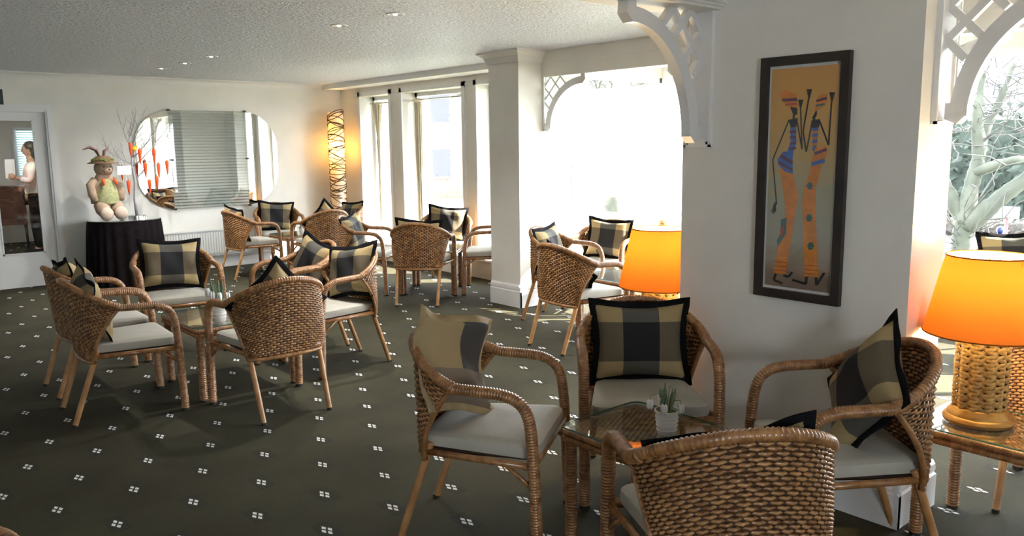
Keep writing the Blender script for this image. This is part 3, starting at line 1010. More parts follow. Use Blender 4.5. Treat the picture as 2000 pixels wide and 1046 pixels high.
# ------------------------------------------------------------------ plants on tables
def plant(loc, label, potmat, glass=False, rz=0):
    t = thing('potted_snowdrop', label, 'plant', loc, rz, 'small table flowers')
    p = MB()
    p.lathe([(.026, 0), (.030, .004), (.033, .035), (.037, .072), (.040, .074), (.040, .080), (.036, .080), (.035, .068), (.0, .066)], 28, cap=False)
    for z in (.018, .032, .046, .058): p.lathe([(.0292+z*.12, z-.0015), (.0315+z*.12, z), (.0292+z*.12, z+.0015)], 28, cap=False)
    p.build('pot', potmat, t, 'auto')
    MB().ell((0, 0, .066), (.034, .034, .014), 16, 8).build('moss', M['moss'], t, True)
    rnd = random.Random(3)
    for k in range(7):
        l = MB()
        a, q = rnd.uniform(0, 6.28), rnd.uniform(.004, .017)
        h = rnd.uniform(.06, .095)
        b = Vector((q*math.cos(a), q*math.sin(a), .068)); tp = b+Vector((.016*math.cos(a), .016*math.sin(a), h))
        l.tube([b, b.lerp(tp, .35), b.lerp(tp, .75), tp], [.005, .0085, .008, .002], 6, flat=(1, .5))
        l.build('leaf', M['leaf'], t, True)
    for k, a in enumerate((2.5, 3.6, .3, 5.4, 1.4)):
        s = MB()
        R, h = (.055, .045, .050, .044, .03)[k], (.055, .045, .07, .03, .06)[k]
        tip = Vector((R*math.cos(a), R*math.sin(a), .08+h*.6))
        s.tube([(0, 0, .07), (R*.4*math.cos(a), R*.4*math.sin(a), .08+h), tip+Vector((0, 0, .012)), tip], .0013, 5)
        st = s.build('stem', M['leaf'], t, True)
        f = MB()
        for b in range(3):
            c = b*2.1+a
            f.ell(tip+Vector((.006*math.cos(c), .006*math.sin(c), -.014)), (.0065, .0065, .017), 8, 6)
        f.build('flower', M['petal'], st, True)
    return t
plant((2.32, 1.835, TH+.003), 'white pot of snowdrops on the small near glass table', M['potwhite']).scale = (1.15, 1.15, 1.2)
pl = plant((1.84, 5.0, TH+.003), 'pale pot of white flowers on the left-hand glass table', M['potwhite'], rz=2); pl.scale = (1.35, 1.35, 1.7)
plant((4.62, 9.50, TH+.003), 'tiny white flower pot on the farthest table by the radiator', M['potwhite'], rz=1)
bx = thing('silver_box', 'small silver box on the table before the wide window', 'box', (5.06, 7.06, TH+.003), .5)
MB().box((-.07, -.04, 0), (.07, .04, .06)).build('body', M['chrome'], bx)
MB().box((-.073, -.043, .06), (.073, .043, .07)).build('lid', M['potwhite'], bx)

# ================================================================== LAMPS
def table_lamp(loc, label, power):
    t = thing('table_lamp', label, 'lamp', loc, 0, 'woven table lamps with orange shades')
    b = MB()
    b.lathe([(.122, 0), (.126, .012), (.120, .024), (.112, .028), (.108, .040), (.100, .046), (.097, .056), (.092, .06)], 40)
    b.build('base', M['brass'], t, 'auto')
    MB().lathe([(.078, .055), (.080, .33)], 28).build('core', M['backing'], t)
    bw = MB()
    R, z0, z1, n = .086, .058, .335, 12
    for dr_ in (1, -1):
        for k in range(n):
            ring = []
            m = 44
            for i in range(m+1):
                f = i/m
                ang = dr_*(f*1.55*PI)+2*PI*k/n
                cross = f*1.55*n
                rad = R+.006*math.sin(PI*cross*1.0+(0 if dr_ == 1 else PI)+k*0)
                c, s = math.cos(ang), math.sin(ang)
                tx = Vector((-s*dr_*R*1.55*PI, c*dr_*R*1.55*PI, z1-z0)).normalized()
                nn = Vector((c, s, 0)); wv = nn.cross(tx)
                p = Vector((rad*c, rad*s, z0+(z1-z0)*f))
                ring.append(bw.add([p-wv*.0105, p-wv*.006+nn*.0055, p+wv*.006+nn*.0055, p+wv*.0105], []))
            for i in range(m):
                for q in range(3):
                    bw.f.append((ring[i]+q, ring[i]+q+1, ring[i+1]+q+1, ring[i+1]+q)); bw.m.append(0)
    o = bw.build('woven_body', M['wovenlamp'], t, True); o['kind'] = 'stuff'
    MB().lathe([(.088, .33), (.092, .338), (.086, .348), (.03, .352), (.012, .36), (.012, .44)], 28).build('neck', M['brass'], t, 'auto')
    sh = MB()
    pr = [(.215, .350), (.150, .650)]
    sh.lathe(pr, 56, cap=False)
    s = sh.build('shade', M['shade'], t, True)
    for r, z in pr: MB().tube([(r*math.cos(2*PI*k/48), r*math.sin(2*PI*k/48), z) for k in range(48)], .003, 5, closed=True).build('shade_ring', M['shade'], s, True)
    st = MB().tube([(0, 0, .44), (0, 0, .64)], .004, 6)
    for a in (0, 2*PI/3, 4*PI/3): st.tube([(0, 0, .60), (.152*math.cos(a), .152*math.sin(a), .632)], .002, 5)
    st.build('harp', M['brass'], t)
    MB().ell((0, 0, .47), (.028, .028, .038), 14, 10).build('bulb', M['bulb'], t, True)
    l = bpy.data.lights.new('lamp_light', 'POINT'); l.energy = power; l.color = (1, .74, .38); l.shadow_soft_size = .035
    lo = bpy.data.objects.new('lamp_light', l); COL.objects.link(lo); lo.parent = t; lo.location = (0, 0, .55)
    return t
table_lamp((3.355, 1.13, .465), 'large orange-shaded woven lamp on the right-hand rattan table', 7)
table_lamp((3.29, 2.66, .465), 'orange-shaded lamp half hidden by the left edge of the pillar', 7)

# slatted floor lamp in the far corner
t = thing('floor_lamp', 'tall paper floor lamp wound with brown vines, glowing in the far corner', 'lamp', (5.60, 10.31, 0))
MB().lathe([(.14, 0), (.14, .03), (.10, .035)], 28).build('base', M['darkmetal'], t)
def tube_shade():
    m, tt, p = nt('glowing_paper')
    tt.nodes.remove(p)
    out = tt.nodes['Material Output']
    dd = tt.nodes.new('ShaderNodeBsdfDiffuse'); dd.inputs[0].default_value = (.82, .78, .70, 1)
    tr = tt.nodes.new('ShaderNodeBsdfTranslucent'); tr.inputs[0].default_value = (.95, .70, .32, 1)
    mx = tt.nodes.new('ShaderNodeMixShader'); mx.inputs[0].default_value = .4
    tt.links.new(dd.outputs[0], mx.inputs[1]); tt.links.new(tr.outputs[0], mx.inputs[2]); tt.links.new(mx.outputs[0], out.inputs['Surface'])
    return m
M['paperglow'] = tube_shade()
MB().lathe([(.105, .04), (.105, 2.03)], 32, cap=False).build('paper_shade', M['paperglow'], t, True)
rnd = random.Random(5)
for k in range(64):
    z = .08+1.93*(k/63)**.85
    tl = rnd.choice((-1, 1))*rnd.uniform(.02, .075)
    a0 = rnd.uniform(0, 6.28)
    MB().tube([(.111*math.cos(a), .111*math.sin(a), z+tl*math.sin(a+a0)) for a in [2*PI*i/20 for i in range(20)]], .006, 5, closed=True).build('vine_hoop', M['vine'], t, True)
MB().ell((0, 0, 1.45), (.03, .03, .05), 12, 8).build('bulb', M['bulb'], t, True)
l = bpy.data.lights.new('floor_lamp_light', 'POINT'); l.energy = 4; l.color = (1, .70, .30); l.shadow_soft_size = .04
lo = bpy.data.objects.new('floor_lamp_light', l); COL.objects.link(lo); lo.parent = t; lo.location = (0, 0, 1.52)

# recessed downlights
for x, y, lab in ((3.04, 4.72, 'nearest'), (2.99, 5.39, 'second nearest'), (2.99, 7.88, 'third'), (3.0, 8.63, 'fourth'), (2.98, 9.31, 'farthest')):
    t = thing('downlight', 'round recessed ceiling light, %s of the row of five' % lab, 'ceiling light', (x, y, ZC), 0, 'recessed ceiling lights')
    MB().lathe([(.042, .0), (.046, -.006), (.062, -.006), (.066, 0)], 24, cap=False).build('trim_ring', M['white'], t, True)
    MB().lathe([(.043, -.002), (.020, .004)], 20).build('reflector', M['chrome'], t)
    MB().ell((0, 0, -.004), (.016, .016, .006), 10, 6).build('bulb', M['halogen'], t, True)
    l = bpy.data.lights.new('downlight_beam', 'SPOT'); l.energy = 26; l.spot_size = math.radians(140); l.spot_blend = 1; l.color = (1, .97, .92); l.shadow_soft_size = .03
    lo = bpy.data.objects.new('downlight_beam', l); COL.objects.link(lo); lo.parent = t; lo.location = (0, 0, -.015)

# ================================================================== FAR WALL: mirror, radiator, draped table, doll
mr = thing('wall_mirror', 'wide stadium-shaped wall mirror with blind slats behind its square centre pane', 'mirror', (3.91, YF, 1.415))
def mp(x, y, t): return (x, -t, y)
def endpoly(sgn):
    p = [(sgn*.485, .615), (sgn*.485, -.615)]
    R = .46
    arc = []
    for i in range(0, 13):
        a = PI/2*i/12
        arc.append((sgn*(.46+R*math.sin(a)), -.615+R*(1-math.cos(a))))
    for i in range(0, 13):
        a = PI/2*i/12
        arc.append((sgn*(.46+R*math.cos(a)), .615-R*(1-math.sin(a))))
    return [(sgn*.488, .612)] + [(sgn*.488, -.612)] + [q for q in arc if abs(q[0]) > .49]
for sgn in (-1, 1):
    e = MB().prism(endpoly(sgn), mp, .012, .020)
    e.build('mirror_panel', M['mirror'], mr)
    MB().prism(endpoly(sgn), mp, .002, .0115).build('mirror_back', M['panelback'], mr)
MB().box((-.488, -.006, -.615), (.488, -.001, .615)).build('centre_backing', M['panelback'], mr)
sl = MB().obox((0, 0, 0), (.484, 0, 0), (0, .010, .011), (0, -.0008, .0008)).mesh('blind_slat', M['slat'])
for k in range(32):
    link('blind_slat', sl, mr, (0, -.020, -.597+k*.0385))
MB().box((-.488, -.048, -.615), (.488, -.042, .615)).build('centre_pane', glassy('half_mirror_glass', (.92, .94, .93), .12), mr)
for x, z in ((-.488, .618), (.488, .618), (-.488, -.618), (.488, -.618), (.488, 0), (-.488, 0)):
    MB().obox((x, -.03, z), (.014, 0, 0), (0, .025, 0), (0, 0, .010)).build('clip', M['darkmetal'], mr)

rd = thing('radiator', 'white panel radiator with upright ribs on the far wall below the mirror', 'radiator', (4.02, YF-.03, 0))
MB().box((-.78, -.055, .17), (.78, -.03, .50)).build('panel', M['radiator'], rd)
rib = MB().prism([(-.013, 0), (-.009, .016), (.009, .016), (.013, 0)], lambda x, y, t: (x, -.055-y, t), .20, .475).mesh('rib', M['radiator'])
for k in range(46):
    link('rib', rib, rd, (-.76+k*.0338, 0, 0))
MB().box((-.785, -.078, .495), (.785, -.025, .512)).build('top_grille', M['radiator'], rd)
pp = MB()
for x in (-.74, .74): pp.tube([(x, -.05, 0), (x, -.05, .18)], .009, 8)
for x in (-.6, .6): pp.box((x-.02, -.03, .2), (x+.02, 0, .45))
pp.build('pipes', M['radiator'], rd)

t = thing('draped_table', 'round table under a floor-length black cloth against the far wall', 'table', (2.70, 10.14, 0))
MB().lathe([(.03, 0), (.03, .72)], 12).build('pedestal', M['darkmetal'], t)
cm = MB()
n, m = 168, 12
def cl_(u, v):
    a = 2*PI*u
    fold = (.5+.5*math.sin(24*a+1.2*math.sin(5*a)))*.035*v**.6+.012*math.sin(7*a)*v
    R = .395+.015*v+fold
    return (R*math.cos(a), R*math.sin(a), .742-.737*v)
cm.grid(cl_, n, m)
cm.lathe([(.001, .743), (.395, .743)], 60, cap=False)
cm.build('tablecloth', M['blackcloth'], t, True)
MB().lathe([(.40, .746), (.405, .749), (.405, .753), (.40, .756)], 60).build('glass_top', M['glass'], t)

# soft rabbit doll
dl = thing('rabbit_doll', 'plush rabbit doll in leafy hat and green dress holding a card, on black table', 'doll', (2.49, 10.06, .757), math.radians(-75))
# local: +x faces the viewer
MB().ell((0, 0, .30), (.125, .145, .20), 20, 14).ell((.01, 0, .46), (.085, .10, .09), 16, 10).build('body', M['plush'], dl, True)
dress = MB()
dress.lathe([(.085, .49), (.11, .42), (.138, .33), (.150, .24), (.146, .19)], 28, cap=False)
dress.build('dress', M['dress'], dl, True)
MB().ell((.02, 0, .585), (.098, .100, .098), 20, 14).ell((.10, 0, .565), (.045, .055, .042), 14, 10).build('head', M['plush'], dl, True)
ey = MB()
for s in (-1, 1): ey.ell((.105, s*.038, .605), (.008, .008, .010), 8, 6)
ey.ell((.145, 0, .575), (.008, .012, .008), 8, 6)
ey.build('eyes_and_nose', M['foot'], dl, True)
for s in (-1, 1):
    MB().tube([(.0, s*.10, .46), (.02, s*.165, .40), (.05, s*.170, .30), (.07, s*.150, .22)], [.04, .048, .046, .032], 10).build('arm', M['plush'], dl, True)
    lg = MB().tube([(.03, s*.075, .18), (.10, s*.085, .12), (.14, s*.085, .075)], [.075, .08, .06], 12).build('leg', M['plush'], dl, True)
    MB().ell((.165, s*.085, .078), (.055, .075, .078), 16, 10).build('foot', M['plushlight'], lg, True)
    c = MB(); c.tube([(.115, s*.065, .465), (.14, s*.075, .40)], [.020, .010], 8); c.build('felt_carrot', M['carrot'], dl, True)
h = MB().lathe([(.155, .640), (.160, .646), (.105, .668), (.095, .70), (.06, .725), (.001, .73)], 28, (.015, 0, 0), cap=False).build('hat', M['hat'], dl, True)
hg = MB()
rnd = random.Random(2)
for k in range(26):
    a = rnd.uniform(0, 6.28); q = rnd.uniform(.085, .125)
    hg.ell((.015+q*math.cos(a), q*math.sin(a), .68+rnd.uniform(-.015, .015)), (.022, .016, .007), 6, 4, Matrix.Rotation(a, 3, 'Z') @ Matrix.Rotation(rnd.uniform(-.6, .6), 3, 'X'))
hg.build('hat_leaves', M['hatgreen'], h, True)
e1 = MB(); e1.tube([(.01, -.03, .72), (.01, -.06, .79), (.0, -.13, .825), (.01, -.21, .80)], [.02, .035, .036, .008], 8, flat=(1, .45)); e1.build('ear', M['ear'], dl, True)
e2 = MB(); e2.tube([(.01, .02, .72), (.0, .04, .78), (.02, .085, .82)], [.022, .036, .008], 8, flat=(1, .45)); e2.build('ear', M['ear'], dl, True)
cdm = MB().obox((.17, .16, .56), (.0, .085, 0), (.006, 0, .05), (.0012, 0, 0)).build('card', M['paper'], dl)
ln = MB()
for k in range(4): ln.obox((.1735, .16, .59-.02*k), (0, .06-.012*(k % 2), 0), (0, 0, .0022), (.0003, 0, 0))
ln.build('handwriting', M['silver'], cdm)
MB().tube([(.14, .17, .42), (.168, .165, .52)], .004, 6).build('card_stick', M['silver'], dl)

# silver twig tree with hanging carrots
tr = thing('twig_tree', 'silver twig tree on a round metal foot, standing on the black table', 'ornament tree', (2.86, 10.20, .757))
MB().lathe([(.10, 0), (.10, .022), (.09, .026), (.012, .03)], 32).build('foot', M['chrome'], tr, 'auto')
rnd = random.Random(11)
tw = MB()
tw.tube([(0, 0, .02), (-.012, 0, .2), (.010, .0, .42), (-.012, 0, .6), (.0, 0, .78), (-.01, 0, 1.0)], [.018, .016, .015, .013, .010, .005], 8)
ends = []
def twig(p, d, ln, r, depth):
    p = Vector(p); d = Vector(d).normalized()
    pts = [p]
    for i in range(4):
        d = (d+Vector((rnd.uniform(-.22, .22), rnd.uniform(-.12, .12), rnd.uniform(-.08, .22)))).normalized()
        pts.append(pts[-1]+d*ln/4)
    tw.tube(pts, [r, r*.85, r*.7, r*.55, r*.35], 5)
    ends.append(pts[2])
    if depth:
        for i in (1, 2, 3, 4):
            twig(pts[i], d+Vector((rnd.uniform(-.9, .9), rnd.uniform(-.5, .5), rnd.uniform(-.2, .7))), ln*.5, r*.5, depth-1)
for z, dx, dz, ln in ((.42, .8, .9, .38), (.50, -.8, .5, .34), (.60, .9, .45, .42), (.62, -.9, .35, .36), (.70, .9, .6, .36), (.80, -.6, .8, .30), (.85, .5, .9, .30), (.95, .1, 1, .22)):
    twig((0, 0, z), (dx, rnd.uniform(-.5, .3), dz), ln, .008, 2)
o = tw.build('branches', M['silver'], tr, True)
cme = MB()
cme.lathe([(.002, -.125), (.009, -.10), (.016, -.04), (.018, -.008), (.010, 0)], 10)
cme = cme.mesh('carrot_body', M['carrot'], True)
lfm = MB()
for a in (0, 2.1, 4.2): lfm.tube([(0, 0, -.002), (.008*math.cos(a), .008*math.sin(a), .018)], [.003, .001], 5)
lfm = lfm.mesh('carrot_leaves', M['leaf'])
spots = [(-.03, .935, 'highest, left of the trunk'), (.065, .86, 'beside the yellow felt'), (-.145, .67, 'on the far left twig'), (-.085, .50, 'lowest on the left'), (.115, .70, 'just right of the trunk'),
         (.15, .50, 'low, right of the trunk'), (.225, .86, 'against the mirror, upper'), (.265, .69, 'against the mirror, middle'), (.365, .72, 'farthest right'), (.235, .54, 'low, in front of the mirror')]
for x, z, w_ in spots:
    c = thing('carrot_ornament', 'small orange carrot hanging from the silver twig tree, %s' % w_, 'ornament', (2.86+x, 10.13, .757+z-.06), 0, 'carrots hanging on the twig tree')
    link('carrot_body', cme, c).scale = (1.25, 1.25, 1.4); link('carrot_leaves', lfm, c)
    MB().tube([(0, 0, .015), (0, .03, .09)], .0012, 4).build('thread', M['silver'], c)
y = thing('felt_chick', 'little yellow felt ornament near the top of the twig tree', 'ornament', (2.87, 10.13, .757+.80))
MB().ell((0, 0, 0), (.028, .022, .028), 12, 8).build('body', M['yellow'], y, True)
MB().ell((.02, 0, .03), (.016, .015, .016), 10, 8).build('head', M['yellow'], y, True)

sg = thing('exit_sign', 'dark green sign at the left edge above the glazed door', 'sign', (1.58, YF-.001, 2.14))
MB().box((-.16, -.012, -.085), (.09, 0, .085)).build('board', M['signgreen'], sg)
MB().prism([(.04, -.008), (.062, 0), (.04, .012)], lambda x, y, t: (x, -t, y), .012, .0135).build('arrow', M['paper'], sg)

# gathered curtains in the window reveals
for i, (yc, w1, lab) in enumerate(((9.82, 1, 'slim cream drape tied at the middle in the narrow left window'), (8.83, 0, 'slim straight cream drape in the wide middle window'))):
    t = thing('gathered_curtain', lab, 'curtain', (5.99, yc, 0), 0, 'cream drapes hanging in the windows')
    c = MB()
    def cf(u, v, w1=w1):
        a = 2*PI*u
        z = 2.12-1.85*v
        if w1: R = (.085-.06*min(1, v/.26)**.8) if v < .26 else (.025+.018*math.exp(-((v-.26)/.04)**2) if v < .34 else .024)
        else: R = .055-.006*v
        R *= 1+.18*math.sin(9*a)
        return (R*.6*math.cos(a), R*math.sin(a), z)
    c.grid(cf, 54, 40)
    c.build('drape', M['curtain'], t, True)
    ya, yb = (W[i][0]+.02-yc, W[i][1]-.02-yc)
    MB().tube([(0, ya, 2.14), (0, yb, 2.14)], .010, 8).build('rod', M['chrome'], t, True)
    MB().lathe([(.03, 2.10), (.075, 2.125), (.075, 2.14), (.02, 2.16)], 16).build('heading', M['curtain'], t, True)

# ================================================================== PICTURE
PY, PZ = 1.816, 1.390
pc = thing('framed_picture', 'tall dark-framed painting of two slim dancing figures in orange trousers, on the pillar', 'picture', (3.175, PY, PZ))
hw, hh = .2, .516
f = MB()
for a, b in (((-hw, -hh), (-hw+.038, hh)), ((hw-.038, -hh), (hw, hh)), ((-hw+.038, hh-.038), (hw-.038, hh)), ((-hw+.038, -hh), (hw-.038, -hh+.038))):
    f.box((-.028, a[0], a[1]), (-.001, b[0], b[1]))
f.build('frame', M['frame'], pc)
MB().box((-.012, -hw+.038, -hh+.038), (-.004, hw-.038, hh-.038)).build('mount', M['mount'], pc)
AW, AH = .152, .466
MB().box((-.0135, -AW, -AH), (-.012, AW, AH)).build('canvas', M['canvas'], pc)
TL, TR, BL, BR = (62, 90), (333, 68), (38, 948), (293, 990)
def art(x, y):
    u, v = .5, .5
    for _ in range(12):
        lx = TL[0]+(BL[0]-TL[0])*v; rx = TR[0]+(BR[0]-TR[0])*v
        u = (x-lx)/(rx-lx)
        ty = TL[1]+(TR[1]-TL[1])*u; by_ = BL[1]+(BR[1]-BL[1])*u
        v = (y-ty)/(by_-ty)
    return (AW-2*AW*u, AH-2*AH*v)
lay = [0]
def shape(mb, pts, idx):
    lay[0] += 1
    mb.cur = idx
    q = [art(*p) for p in pts]
    d0 = -.0135-.00004*lay[0]
    mb.prism(q, lambda a, b, t: (t, a, b), d0-.0004, -.0135)
def stroke(mb, pts, wd, idx):
    for (x0, y0), (x1, y1) in zip(pts, pts[1:]):
        dx, dy = x1-x0, y1-y0
        l = math.hypot(dx, dy) or 1
        nx, ny = -dy/l*wd/2, dx/l*wd/2
        shape(mb, [(x0+nx, y0+ny), (x1+nx, y1+ny), (x1-nx, y1-ny), (x0-nx, y0-ny)], idx)
AM = [M[k] for k in ('art_orange', 'art_blue', 'art_purple', 'art_teal', 'art_black', 'art_red')]
a = MB()
shape(a, [(95, 470), (152, 498), (175, 585), (160, 680), (140, 800), (125, 908), (75, 902), (92, 800), (122, 660), (116, 585)], 0)
shape(a, [(100, 175), (118, 166), (165, 186), (166, 238), (135, 232), (108, 212), (98, 198)], 0)
stroke(a, [(106, 208), (166, 205)], 12, 2); stroke(a, [(118, 226), (166, 222)], 9, 5)
shape(a, [(138, 234), (167, 238), (168, 262), (158, 268), (157, 285), (148, 285), (150, 262)], 4)
shape(a, [(132, 284), (170, 278), (164, 312), (142, 316)], 4)
shape(a, [(140, 316), (162, 312), (165, 372), (152, 415), (128, 408), (142, 370)], 1)
for yy in (330, 352, 376, 396): stroke(a, [(138, yy+3), (164, yy)], 10, 2)
shape(a, [(112, 410), (154, 408), (150, 440), (152, 500), (118, 488), (92, 462), (88, 440)], 1)
stroke(a, [(100, 425), (150, 455)], 13, 2); stroke(a, [(92, 452), (150, 484)], 10, 2)
stroke(a, [(134, 286), (68, 442), (86, 622)], 5, 4); stroke(a, [(166, 284), (188, 402), (181, 236)], 5, 4)
for dx in (-7, -1, 5, 10): stroke(a, [(80, 612), (72+dx, 660-abs(dx))], 4, 4); stroke(a, [(181, 240), (180+dx, 206)], 4, 4)
shape(a, [(105, 682), (128, 676), (125, 742), (92, 792), (88, 768), (103, 740)], 3); shape(a, [(108, 712), (118, 708), (112, 745), (98, 765)], 5)
for yy in (855, 872, 890): stroke(a, [(82, yy), (130, yy+5)], 3, 5)
stroke(a, [(85, 905), (76, 930), (112, 946)], 9, 4); stroke(a, [(116, 912), (135, 920), (152, 900)], 8, 4)
a.build('left_figure', AM, pc)
a = MB()
shape(a, [(222, 484), (264, 468), (242, 560), (243, 700), (255, 922), (200, 918), (196, 760), (190, 610), (196, 560)], 0)
shape(a, [(236, 248), (246, 202), (264, 184), (286, 186), (284, 212), (262, 240)], 0)
stroke(a, [(244, 212), (284, 200)], 10, 2); stroke(a, [(242, 230), (275, 224)], 8, 3)
shape(a, [(228, 276), (244, 246), (246, 262), (238, 280), (244, 290), (232, 290)], 4)
shape(a, [(224, 288), (258, 282), (254, 314), (228, 318)], 4)
shape(a, [(229, 318), (252, 315), (246, 382), (240, 412), (230, 408)], 1)
for yy in (332, 356, 380): stroke(a, [(229, yy+3), (250, yy)], 9, 0)
shape(a, [(240, 398), (275, 384), (289, 402), (272, 462), (220, 486), (226, 448)], 0)
stroke(a, [(238, 420), (284, 402)], 12, 2); stroke(a, [(226, 462), (276, 446)], 16, 1)
stroke(a, [(228, 292), (205, 412), (192, 330), (214, 198)], 5, 4); stroke(a, [(256, 288), (291, 386), (302, 214)], 5, 4)
for dx in (-8, -2, 4, 9): stroke(a, [(215, 202), (215+dx, 165)], 4, 4); stroke(a, [(303, 215), (304+dx, 178)], 4, 4)
for cx, cy in ((220, 548), (218, 678), (224, 793)):
    shape(a, [(cx+(14 if k % 2 == 0 else 10)*math.cos(k*PI/6), cy+(18 if k % 2 == 0 else 13)*math.sin(k*PI/6)) for k in range(12)], 3)
for yy in (872, 890, 906): stroke(a, [(200, yy), (252, yy+4)], 3, 5)
stroke(a, [(208, 920), (206, 950), (152, 932)], 9, 4); stroke(a, [(244, 924), (246, 955), (276, 905)], 8, 4)
a.build('right_figure', AM, pc)
MB().box((-.0185, -hw+.038, -hh+.038), (-.0175, hw-.038, hh-.038)).build('picture_glass', M['pane'], pc)

# vase on the bay sill
v = thing('woven_vase', 'small woven cylinder vase standing on the bay window sill above the half-hidden lamp', 'vase', (7.04, 5.66, .446))
MB().lathe([(.045, 0), (.055, .02), (.050, .14), (.058, .27), (.052, .27), (.045, .14), (.04, .02)], 20, cap=False).build('core', M['wovenlamp'], v, True)
rb = MB()
for k in range(12):
    z = .02+.02*k
    rb.tube([((.056+.003*math.sin(9*a_+k*PI))*math.cos(a_), (.056+.003*math.sin(9*a_+k*PI))*math.sin(a_), z) for a_ in [2*PI*i/36 for i in range(36)]], .006, 5, closed=True)
o = rb.build('weave', M['rattan'], v, True); o['kind'] = 'stuff'

# ================================================================== NEXT ROOM: person, leather chair, blind
def skin_body(name, verts, edges, radii, matl, parent=None, sub=2, root=0):
    me = bpy.data.meshes.new(name)
    me.from_pydata(verts, edges, [])
    me.materials.append(matl)
    o = link(name, me, parent)
    md = o.modifiers.new('skin', 'SKIN'); md.use_smooth_shade = True
    for i, r in enumerate(radii):
        me.skin_vertices[0].data[i].radius = (r, r) if not isinstance(r, tuple) else r
    me.skin_vertices[0].data[root].use_root = True
    s = o.modifiers.new('sub', 'SUBSURF'); s.levels = s.render_levels = sub
    return o
ps = thing('person', 'person in white blouse and black trousers holding paper, seen through the door glass', 'person', (2.50, 14.05, 0), math.radians(168))
# local +x faces the viewer
V = [(0, 0, .90), (0, 0, 1.06), (0, 0, 1.22), (0, 0, 1.36), (.01, 0, 1.44), (.02, 0, 1.50),
     (0, .09, .86), (.01, .10, .48), (-.01, .10, .09), (.12, .11, .03),
     (0, -.09, .86), (.03, -.10, .48), (.0, -.10, .09), (.13, -.11, .03),
     (0, .17, 1.34), (.03, .23, 1.10), (.22, .16, 1.16),
     (0, -.17, 1.34), (-.01, -.22, 1.08), (.16, -.20, .98)]
Ed = [(0, 1), (1, 2), (2, 3), (3, 4), (4, 5), (0, 6), (6, 7), (7, 8), (8, 9), (0, 10), (10, 11), (11, 12), (12, 13), (3, 14), (14, 15), (15, 16), (3, 17), (17, 18), (18, 19)]
Rd = [(.08, .06), (.07, .06), (.08, .06), (.07, .05), .05, .05, .05, .04, .035, .03, .05, .04, .035, .03, .035, .03, .028, .035, .03, .028]
bo = skin_body('body', V, Ed, Rd, M['skin'], ps)
hd = MB()
hd.ell((.025, 0, 1.57), (.088, .072, .108), 20, 14); hd.ell((.11, 0, 1.555), (.016, .012, .02), 8, 6)
for s in (-1, 1): hd.ell((.02, s*.073, 1.565), (.018, .008, .028), 8, 6)
hd.build('head', M['skin'], ps, True)
fe = MB()
for s in (-1, 1): fe.ell((.104, s*.03, 1.585), (.006, .012, .006), 8, 6)
fe.ell((.106, 0, 1.518), (.006, .022, .005), 8, 6)
fe.build('eyes_and_mouth', M['hair'], ps, True)
hr = MB().ell((-.005, 0, 1.60), (.100, .086, .100), 20, 12).ell((-.045, 0, 1.52), (.062, .078, .105), 16, 10)
hr.build('hair', M['hair'], ps, True)
sv = [(0, 0, .84), (0, 0, 1.06), (0, 0, 1.22), (0, 0, 1.36), (0, .17, 1.345), (.03, .232, 1.10), (.16, .185, 1.14), (0, -.17, 1.345), (-.01, -.222, 1.08), (.11, -.207, 1.01)]
skin_body('blouse', sv, [(0, 1), (1, 2), (2, 3), (3, 4), (4, 5), (5, 6), (3, 7), (7, 8), (8, 9)], [(.165, .13), (.135, .11), (.155, .12), (.13, .095), .075, .058, .048, .075, .058, .048], M['shirt'], ps)
tv = [(0, 0, .92), (0, .09, .84), (.01, .10, .48), (-.01, .10, .08), (0, -.09, .84), (.03, -.10, .48), (0, -.10, .08)]
skin_body('trousers', tv, [(0, 1), (1, 2), (2, 3), (0, 4), (4, 5), (5, 6)], [(.15, .12), .10, .075, .068, .10, .075, .068], M['trouser'], ps)
def hand(name, at, d, sgn):
    a, d = Vector(at), Vector(d).normalized()
    hm = MB()
    hm.ell(a+d*.04, (.042, .022, .046), 12, 8)
    for k, (q, L) in enumerate(((-.027, .060), (-.009, .070), (.009, .066), (.027, .052))):
        b = a+d*.07+Vector((0, 0, q))
        hm.tube([b, b+d*L*.5+Vector((.004, 0, 0)), b+d*L*.8+Vector((.0, sgn*.018, 0)), b+d*L*.8+Vector((-.01, sgn*.034, 0))], [.0095, .009, .008, .006], 6)
    hm.tube([a+d*.03+Vector((0, 0, .03)), a+d*.06+Vector((0, sgn*.02, .052)), a+d*.085+Vector((0, sgn*.03, .05))], [.011, .010, .007], 6)
    hm.build(name, M['skin'], ps, True)
hand('hand', (.22, .16, 1.16), (.8, -.2, .3), -1)
hand('hand', (.16, -.20, .98), (.8, .3, -.2), 1)
MB().tube([(.0, .03, 1.40), (.02, 0, 1.46)], .05, 10).build('neck', M['skin'], ps, True)
shoe = MB()
for s in (-1, 1): shoe.ell((.06, s*.105, .038), (.145, .062, .050), 14, 8)
shoe.build('shoes', M['trouser'], ps, True)
pa = tag(MB().obox((0, 0, 0), (.004, .065, 0), (0, 0, .14), (.001, 0, 0)).build('paper_sheet', M['paper']), 'white sheet of paper in the hand of the person behind the door', 'paper')
pa.location = (2.20, 13.965, 1.29); pa.rotation_euler = (0, .10, math.radians(-80))
lc = thing('leather_chair', 'brown leather chair standing in the room behind the door glass', 'chair', (2.28, 14.95, 0), math.radians(-100))
b = MB().box((-.24, -.24, .40), (.26, .24, .50)); b.build('seat', M['leather'], lc)
MB().obox((-.25, 0, .74), (.035, 0, -.008), (0, .24, 0), (.02, 0, .25)).build('backrest', M['leather'], lc)
for x in (-.22, .23):
    for y in (-.21, .21): MB().tube([(x, y, .40), (x*1.08, y*1.05, 0)], [.02, .014], 8).build('leg', M['darkmetal'], lc, True)
wn = tag(bpy.data.objects.new('window_6', None), kind='structure'); COL.objects.link(wn)
wn.location = (3.0, 16.0, 1.53)
